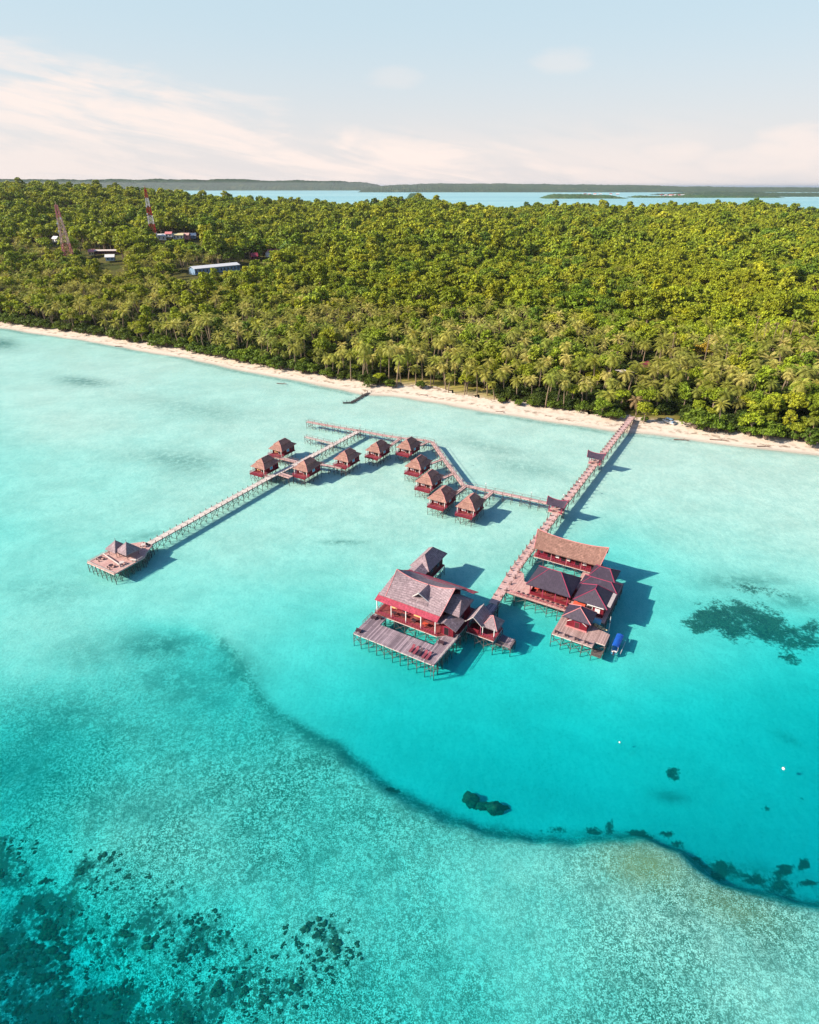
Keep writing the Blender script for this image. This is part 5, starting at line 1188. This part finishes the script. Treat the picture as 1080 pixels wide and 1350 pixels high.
m = MB(); P = [at(*p, .2) for p in [(455, 531), (463, 531), (472, 526), (480, 521), (487, 517.5)]]
for i in range(len(P) - 1):
    for k in range(5):
        f = k / 5 + rnd.uniform(-.05, .05); x = P[i][0] + (P[i + 1][0] - P[i][0]) * f - ox; y = P[i][1] + (P[i + 1][1] - P[i][1]) * f - oy
        m.box(x - .8, y - .35, .15 + rnd.uniform(-.1, .1), x + .8, y + .35, .3 + rnd.uniform(-.05, .1))
m.build('planking', M['rock'], o); m = MB()
for p in P:
    for s in (-.7, .7): m.bar((p[0] - ox + s, p[1] - oy, -1), (p[0] - ox + s, p[1] - oy, .7 + rnd.uniform(0, .5)), .12, k=6)
m.build('piles', M['rock'], o)
for i, (px, py, L_, ang_, lab) in enumerate([(372, 509, 5, -20, 'dark driftwood log in the wet sand left of the broken pier'), (157, 460, 5, -15, 'long driftwood log on the far left stretch of beach'), (660, 546, 3.5, -25, 'driftwood branch at the waterline between the broken pier and the long jetty'),
                                           (900, 583, 5, -15, 'tangled driftwood log on the sand right of the beached boat'), (950, 584, 6, -18, 'long dark log lying along the beach at far right'), (1008, 592, 4, -10, 'dark driftwood at the water edge in the right corner of the beach'), (560, 525, 3, -30, 'short dark branch on the sand below the grass clearing')]):
    x, y = at(px, py - 4, .5); o = thing('driftwood_log', lab, 'log', x, y, max(.1, ground_z(x, y)), R(ang_), None, True)
    MB().bar((-L_ / 2, 0, .1), (L_ * .1, .35, .16), .17, .12, 7).bar((L_ * .1, .35, .16), (L_ * .42, .1, .3), .12, .06, 7).build('stem', M['drift'], o); MB().bar((0, 0, .1), (.8, 1.0, .45), .1, .04, 5).bar((L_ * .25, .2, .1), (L_ * .4, -.8, .4), .08, .03, 5).build('branch', M['drift'], o)
for px, py, lab in [(1033, 1014, 'white mooring buoy floating on the deep turquoise water at right'), (817, 979, 'tiny pale buoy floating below the blue canopied boat')]:
    x, y = at(px, py, 0); o = thing('mooring_buoy', lab, 'buoy', x, y, 0, 0, None, True); m = MB()
    for i in range(6):
        t0, t1 = pi * i / 6 - pi / 2, pi * (i + 1) / 6 - pi / 2; m.bar((0, 0, .25 * math.sin(t0) + .1), (0, 0, .25 * math.sin(t1) + .1), max(.02, .25 * cos(t0)), max(.02, .25 * cos(t1)), 10)
    s_ = .8 if px > 900 else .5; f = m.build('float', M['white'], o); MB().bar((0, 0, .3), (0, 0, .65), .03, k=5).build('pin', M['post'], o); o.scale = (s_,) * 3
x, y = at(572, 612, 0); o = thing('sunken_log', 'thin dark log lying in the pale shallows right of the slanting walkway', 'log', *at(620, 612, 0), -.25, R(-35), None, True)
MB().bar((-1.3, 0, 0), (1.3, 0, .1), .14, .1, 6).build('stem', M['drift'], o); MB().bar((.3, 0, 0), (.7, .4, .1), .06, .03, 5).build('branch', M['drift'], o)

def lump_mesh(name, lumps, mat, seed, sub=3):
    """boulder shapes with a knobbly surface"""
    import bmesh
    from mathutils import noise as mn
    tv = []; r = random.Random(seed)
    for q in range(8):
        bm = bmesh.new(); bmesh.ops.create_icosphere(bm, subdivisions=sub, radius=1.0); off = Vector((r.random() * 50, r.random() * 50, 0))
        P = np.array([tuple(v.co * (1 + .45 * mn.noise(v.co * 1.3 + off) + .32 * mn.noise(v.co * 3.2 + off))) for v in bm.verts])
        if q == 0: bm.verts.ensure_lookup_table(); T = np.array([[v.index for v in f.verts] for f in bm.faces])
        tv.append(P); bm.free()
    V, Fs = [], []; n = len(tv[0])
    for k, (x, y, z, rx, ry, rz) in enumerate(lumps):
        V.append(tv[k % 8] * [rx, ry, rz] + [x, y, z]); Fs.append(T + k * n)
    V = np.concatenate(V) * G; Fs = np.concatenate(Fs); me = bpy.data.meshes.new(name)
    me.vertices.add(len(V)); me.vertices.foreach_set('co', V.astype(np.float32).ravel())
    me.loops.add(Fs.size); me.loops.foreach_set('vertex_index', Fs.ravel().astype(np.int32))
    me.polygons.add(len(Fs)); me.polygons.foreach_set('loop_start', (np.arange(len(Fs)) * 3).astype(np.int32)); me.update(calc_edges=True)
    me.materials.append(mat); me.polygons.foreach_set('use_smooth', np.ones(len(Fs), bool)); me.update(); return me
t = NT('coral_growth'); v = t.node('ShaderNodeNewGeometry').outputs['Position']; n1 = t.noise(v, .9, 4, .65); n2 = t.noise(v, 3.2, 3, .6)
M['coral'] = t.fin(t.mix(t.ramp(n2, .4, .68), t.mix(n1, (.010, .020, .018), (.035, .045, .028)), (.085, .095, .05)), .95, .1); t.bump(n2, .8, .15)
for (px, py, rx, ry, rz, lab, dz) in [(620, 1055, 1.0, .95, .9, 'round dark coral head under deep water, left one of the pair by the reef edge', -1.75), (652, 1066, 1.15, .85, .95, 'double lobed dark coral head under deep water right of the round one', -1.75)]:
    x, y = at(px, py, dz); o = thing('coral_head', lab, 'coral', x, y, dz, 0, 'coral heads beside the reef edge', True)
    L_ = [(0, 0, 0, rx, ry, rz)] + ([(-1.5, .5, -.25, .95, .6, .6), (1.45, .35, -.5, .6, .4, .4)] if px > 640 else [(.5, -.8, -.4, .5, .4, .4)])
    child('coral_mass', lump_mesh('coral_mass', L_, M['coral'], px), o)
def seabed_z(x, y):
    hit = None; dg = bpy.context.evaluated_depsgraph_get(); return hit
crng = random.Random(11); lumps = []
sb = bpy.data.objects['seabed']; nv = len(sb.data.vertices); cov = np.empty(nv * 3, np.float32); sb.data.vertices.foreach_get('co', cov); cov = cov.reshape(-1, 3) / G
cor = np.empty(nv, np.float32); sb.data.attributes['coral'].data.foreach_get('value', cor)
px_, py_ = project(cov[:, 0].astype(float), cov[:, 1].astype(float)); cand = np.where((cor > .3) & (py_ > 1060) & (px_ < 480) & (px_ > -60))[0]
for i in cand:
    if crng.random() < .36 * (cor[i] * 1.3) ** 2.2 * (1.0 + .6 * (py_[i] > 1200)):
        s = crng.uniform(.07, .20) if crng.random() < .90 else crng.uniform(.2, .40) * (.8 + .5 * cor[i]); x, y, z = cov[i]
        for k in range(crng.randint(3, 8)): lumps.append((x + crng.uniform(-.5, .5) * s * 3.2, y + crng.uniform(-.5, .5) * s * 3.2, z + s * .0, s * crng.uniform(.6, 1.3), s * crng.uniform(.5, 1.0), s * crng.uniform(.25, .5)))
print('CORAL', len(lumps))
o = bpy.data.objects.new('coral_bed', lump_mesh('coral_bed', lumps[:5200], M['coral'], 4, 2)); col.objects.link(o); tag(o, 'dark coral clumps scattered over the deep lower left of the reef', 'coral', kind='stuff')

# --- inland things
def tower(lab, px, py, px2, py2, D_, base, topw, mats, bands):
    x, y = at(px, py, 0); k = D_ / y; x, y = x * k, D_; z0 = ground_z(x, y)
    dn = F * sin(PITCH) + (py2 - CY) * cos(PITCH); w = F * cos(PITCH) - (py2 - CY) * sin(PITCH); zt = H - D_ * dn / w; hh = zt - z0
    o = thing('lattice_tower', lab, 'tower', x, y, z0, R(12), 'radio towers in the wood', True)
    for bnd in range(bands):
        m = MB(); f0, f1 = bnd / bands, (bnd + 1) / bands
        nn = max(1, 14 // bands)
        for s in range(nn):
            g0, g1 = f0 + (f1 - f0) * s / nn, f0 + (f1 - f0) * (s + 1) / nn; w0, w1 = (base * (1 - g0) + topw * g0) / 2, (base * (1 - g1) + topw * g1) / 2
            c0 = [(-w0, -w0, hh * g0), (w0, -w0, hh * g0), (w0, w0, hh * g0), (-w0, w0, hh * g0)]; c1 = [(-w1, -w1, hh * g1), (w1, -w1, hh * g1), (w1, w1, hh * g1), (-w1, w1, hh * g1)]
            for i in range(4):
                j_ = (i + 1) % 4; m.bar(c0[i], c1[i], .34, k=4).bar(c0[i], c1[j_], .2, k=4).bar(c0[j_], c1[i], .2, k=4).bar(c1[i], c1[j_], .16, k=4)
        m.build('lattice_section', mats[bnd % len(mats)], o)
    m = MB().bar((0, 0, hh), (0, 0, hh + 2.5), .12, k=5); m.build('antenna', mats[0], o)
    for g0, s in ((.72, -1), (.8, 1), (.6, -1)):
        w0 = (base * (1 - g0) + topw * g0) / 2; MB().bar((s * w0, -w0 - .1, hh * g0), (s * w0, -w0 - .6, hh * g0), .75, .75, 10).build('dish', M['white'], o)
    clear(x, y, 4)
tower('rusty pink steel lattice tower at the far left of the wood', 95, 356, 72, 270, 545, 8.0, 1.6, [M['steel'], M['pinktrim'], M['steel']], 5)
tower('red and white banded lattice tower standing farther back in the wood', 201, 302, 190, 249, 610, 6.8, 1.2, [M['towred'], M['towwhite']], 7)
def house(name, lab, px, py, L_, W_, hw, hr, wallm, roofm, rot, cat='house', group=None, pos=None):
    x, y, z0 = pos or on_ground(px, py, 2); o = thing(name, lab, cat, x, y, z0 - .3, R(rot), group, True)
    MB().box(-L_ / 2, -W_ / 2, 0, L_ / 2, W_ / 2, hw).build('wall', wallm, o)
    r_ = MB(); e_ = .5; r_.slab([(-L_ / 2 - e_, -W_ / 2 - e_, hw - .1), (L_ / 2 + e_, -W_ / 2 - e_, hw - .1), (L_ / 2 + e_, 0, hw + hr), (-L_ / 2 - e_, 0, hw + hr)], .15)
    r_.slab([(L_ / 2 + e_, W_ / 2 + e_, hw - .1), (-L_ / 2 - e_, W_ / 2 + e_, hw - .1), (-L_ / 2 - e_, 0, hw + hr), (L_ / 2 + e_, 0, hw + hr)], .15); r_.build('roof', roofm, o)
    g = MB()
    for s in (-1, 1): g.slab([(s * L_ / 2, -W_ / 2, hw), (s * L_ / 2, W_ / 2, hw), (s * L_ / 2, 0, hw + hr - .1)], .03)
    g.build('gable', wallm, o); n = max(2, int(L_ / 3))
    for i in range(n):
        xx = -L_ / 2 + (i + .5) * L_ / n; MB().box(xx - .5, -W_ / 2 - .06, hw * .3, xx + .5, -W_ / 2 - .005, hw * .75).build('door' if i == n // 2 else 'window', M['glass'], o)
    return o
wl = math.hypot(W_B[0] - W_A[0], W_B[1] - W_A[1]); wr = math.degrees(math.atan2(W_B[1] - W_A[1], W_B[0] - W_A[0]))
house('warehouse', 'long warehouse with a white metal roof and blue wall in a clearing', 0, 0, wl * .97, 9, 4.6, 1.5, M['bluewall'], M['metalroof'], wr, 'warehouse', pos=((W_A[0] + W_B[0]) / 2, (W_A[1] + W_B[1]) / 2, (W_A[2] + W_B[2]) / 2 + .5))
labs = {(357, 341): 'white walled house with a crimson roof right of the warehouse, left of a pair', (366, 340): 'white walled house with a crimson roof, right one of the pair', (336, 344): 'small crimson roofed house between the warehouse and the pair of white walled houses',
        (214, 315): 'white building at the left end of the village row below the banded tower', (224, 315): 'building with a red roof in the village row', (236, 314): 'cream building in the middle of the village row', (245, 314): 'pinkish building in the village row', (254, 313): 'silver roofed building at the right end of the village row',
        (75, 318): 'white house with pale roof just left of the rusty tower', (133, 301): 'lone tan roof among the trees right of the rusty tower', (122, 335): 'orange roofed house right of the foot of the rusty tower', (143, 333): 'long low pale roofed shed beside the orange roofed house', (146, 342): 'small silver roofed hut below the long pale shed'}
spec = dict(red=(7, 6, 3.5, 3, 'white', 'redroof', 70), red2=(5.5, 5, 2.5, 2.8, 'wall', 'redroof', 20), white=(8, 6, 4, 1.6, 'white', 'metalroof', 10), redr=(6, 5, 3.2, 1.8, 'white', 'pinktrim', 0), cream=(10, 6, 4, 1.5, 'white', 'canoe', 5), pink=(8, 6, 4, 1.8, 'pinktrim', 'pinkdeck', 0),
            silver=(7, 5, 3, 2, 'bluewall', 'metalroof', 12), bluew=(6, 4.5, 3.4, 2, 'white', 'metalroof', -25), tan=(6, 6, 3, 3.5, 'palepost', 'pinkdeck', 75), orange=(4.5, 5, 3, 2, 'canoe', 'pinktrim', 5), long=(22, 4, 2.6, .9, 'darkwall', 'palepost', 6))
for (px, py, k) in HOUSES + VILLAGE + SIDE:
    L_, W_, hw, hr, wm, rm, ro = spec[k]; p = hpos[(px, py)]; house('village_house', labs[(px, py)], px, py, L_, W_, hw, hr, M[wm], M[rm], ro, 'house', 'buildings among the trees', pos=(p[0], p[1], p[2] + (4.0 if 'red' in k[:4] or 'tan' == k else 1.5)))
house('grove_house', 'red roofed house half hidden in the palm grove behind the long jetty', 0, 0, 7, 5, 2.6, 1.8, M['darkwall'], M['redroof'], 35, 'house', pos=(GROVE[0][0], GROVE[0][1], GROVE[0][2]))
house('grove_shed', 'low pale roofed shed with dark wall beside the red roofed house in the palms', 0, 0, 8, 3.4, 2.2, .7, M['darkwall'], M['palepost'], 8, 'shed', pos=(GROVE[1][0], GROVE[1][1], GROVE[1][2]))
# houses of the far shore
rf_ = random.Random(3)
for i in range(16):
    px = [873, 879, 885, 891, 897, 903, 909, 916, 772, 778, 785, 792, 806, 815, 888, 900][i]; py = [260.5, 260, 260, 259.5, 260, 259.5, 260, 260.5, 257, 257.5, 257, 257.5, 257.5, 258, 258.6, 258.4][i]
    D_ = 4900 if i < 8 or i > 13 else 5600; x = (px - 540) / 905 * D_; dn = F * sin(PITCH) + (py - CY) * cos(PITCH); w = F * cos(PITCH) - (py - CY) * sin(PITCH); z0 = max(0, H - D_ * dn / w)
    big = rf_.uniform(14, 26)
    o = thing('shore_house', 'tiny pale house in the far village on the distant shore, right part' if i < 8 or i > 13 else 'tiny pale house in the far village on the distant shore, left part', 'house', x, D_, 0, R(rf_.uniform(-20, 20)), 'houses of the far shore village', True)
    MB().box(-big / 2, -4, -2, big / 2, 4, z0 + 5).build('wall', M[['white', 'pinktrim', 'white', 'palepost'][i % 4]], o); MB().slab([(-big / 2 - 1, -5, z0 + 4.8), (big / 2 + 1, -5, z0 + 4.8), (big / 2 + 1, 0, z0 + 9), (-big / 2 - 1, 0, z0 + 9)], .5).slab([(big / 2 + 1, 5, z0 + 4.8), (-big / 2 - 1, 5, z0 + 4.8), (-big / 2 - 1, 0, z0 + 9), (big / 2 + 1, 0, z0 + 9)], .5).build('roof', M[['redroof', 'metalroof', 'pinktrim', 'metalroof'][i % 4]], o)

# ------------------------------------------------------------------ the air
hz = NT('haze_air'); hz.n.remove(hz.bsdf); pv_ = hz.node('ShaderNodeVolumePrincipled'); pv_.inputs['Density'].default_value = HAZE
pv_.inputs['Color'].default_value = (.86, .88, .92, 1); pv_.inputs['Anisotropy'].default_value = .2; hz.l(pv_.outputs[0], hz.out.inputs['Volume'])
B = 60000 / G
o = MB().box(-B, -400, -18.5, B, 45000 / G, 92).build('haze', hz.mat); tag(o, kind='stuff')
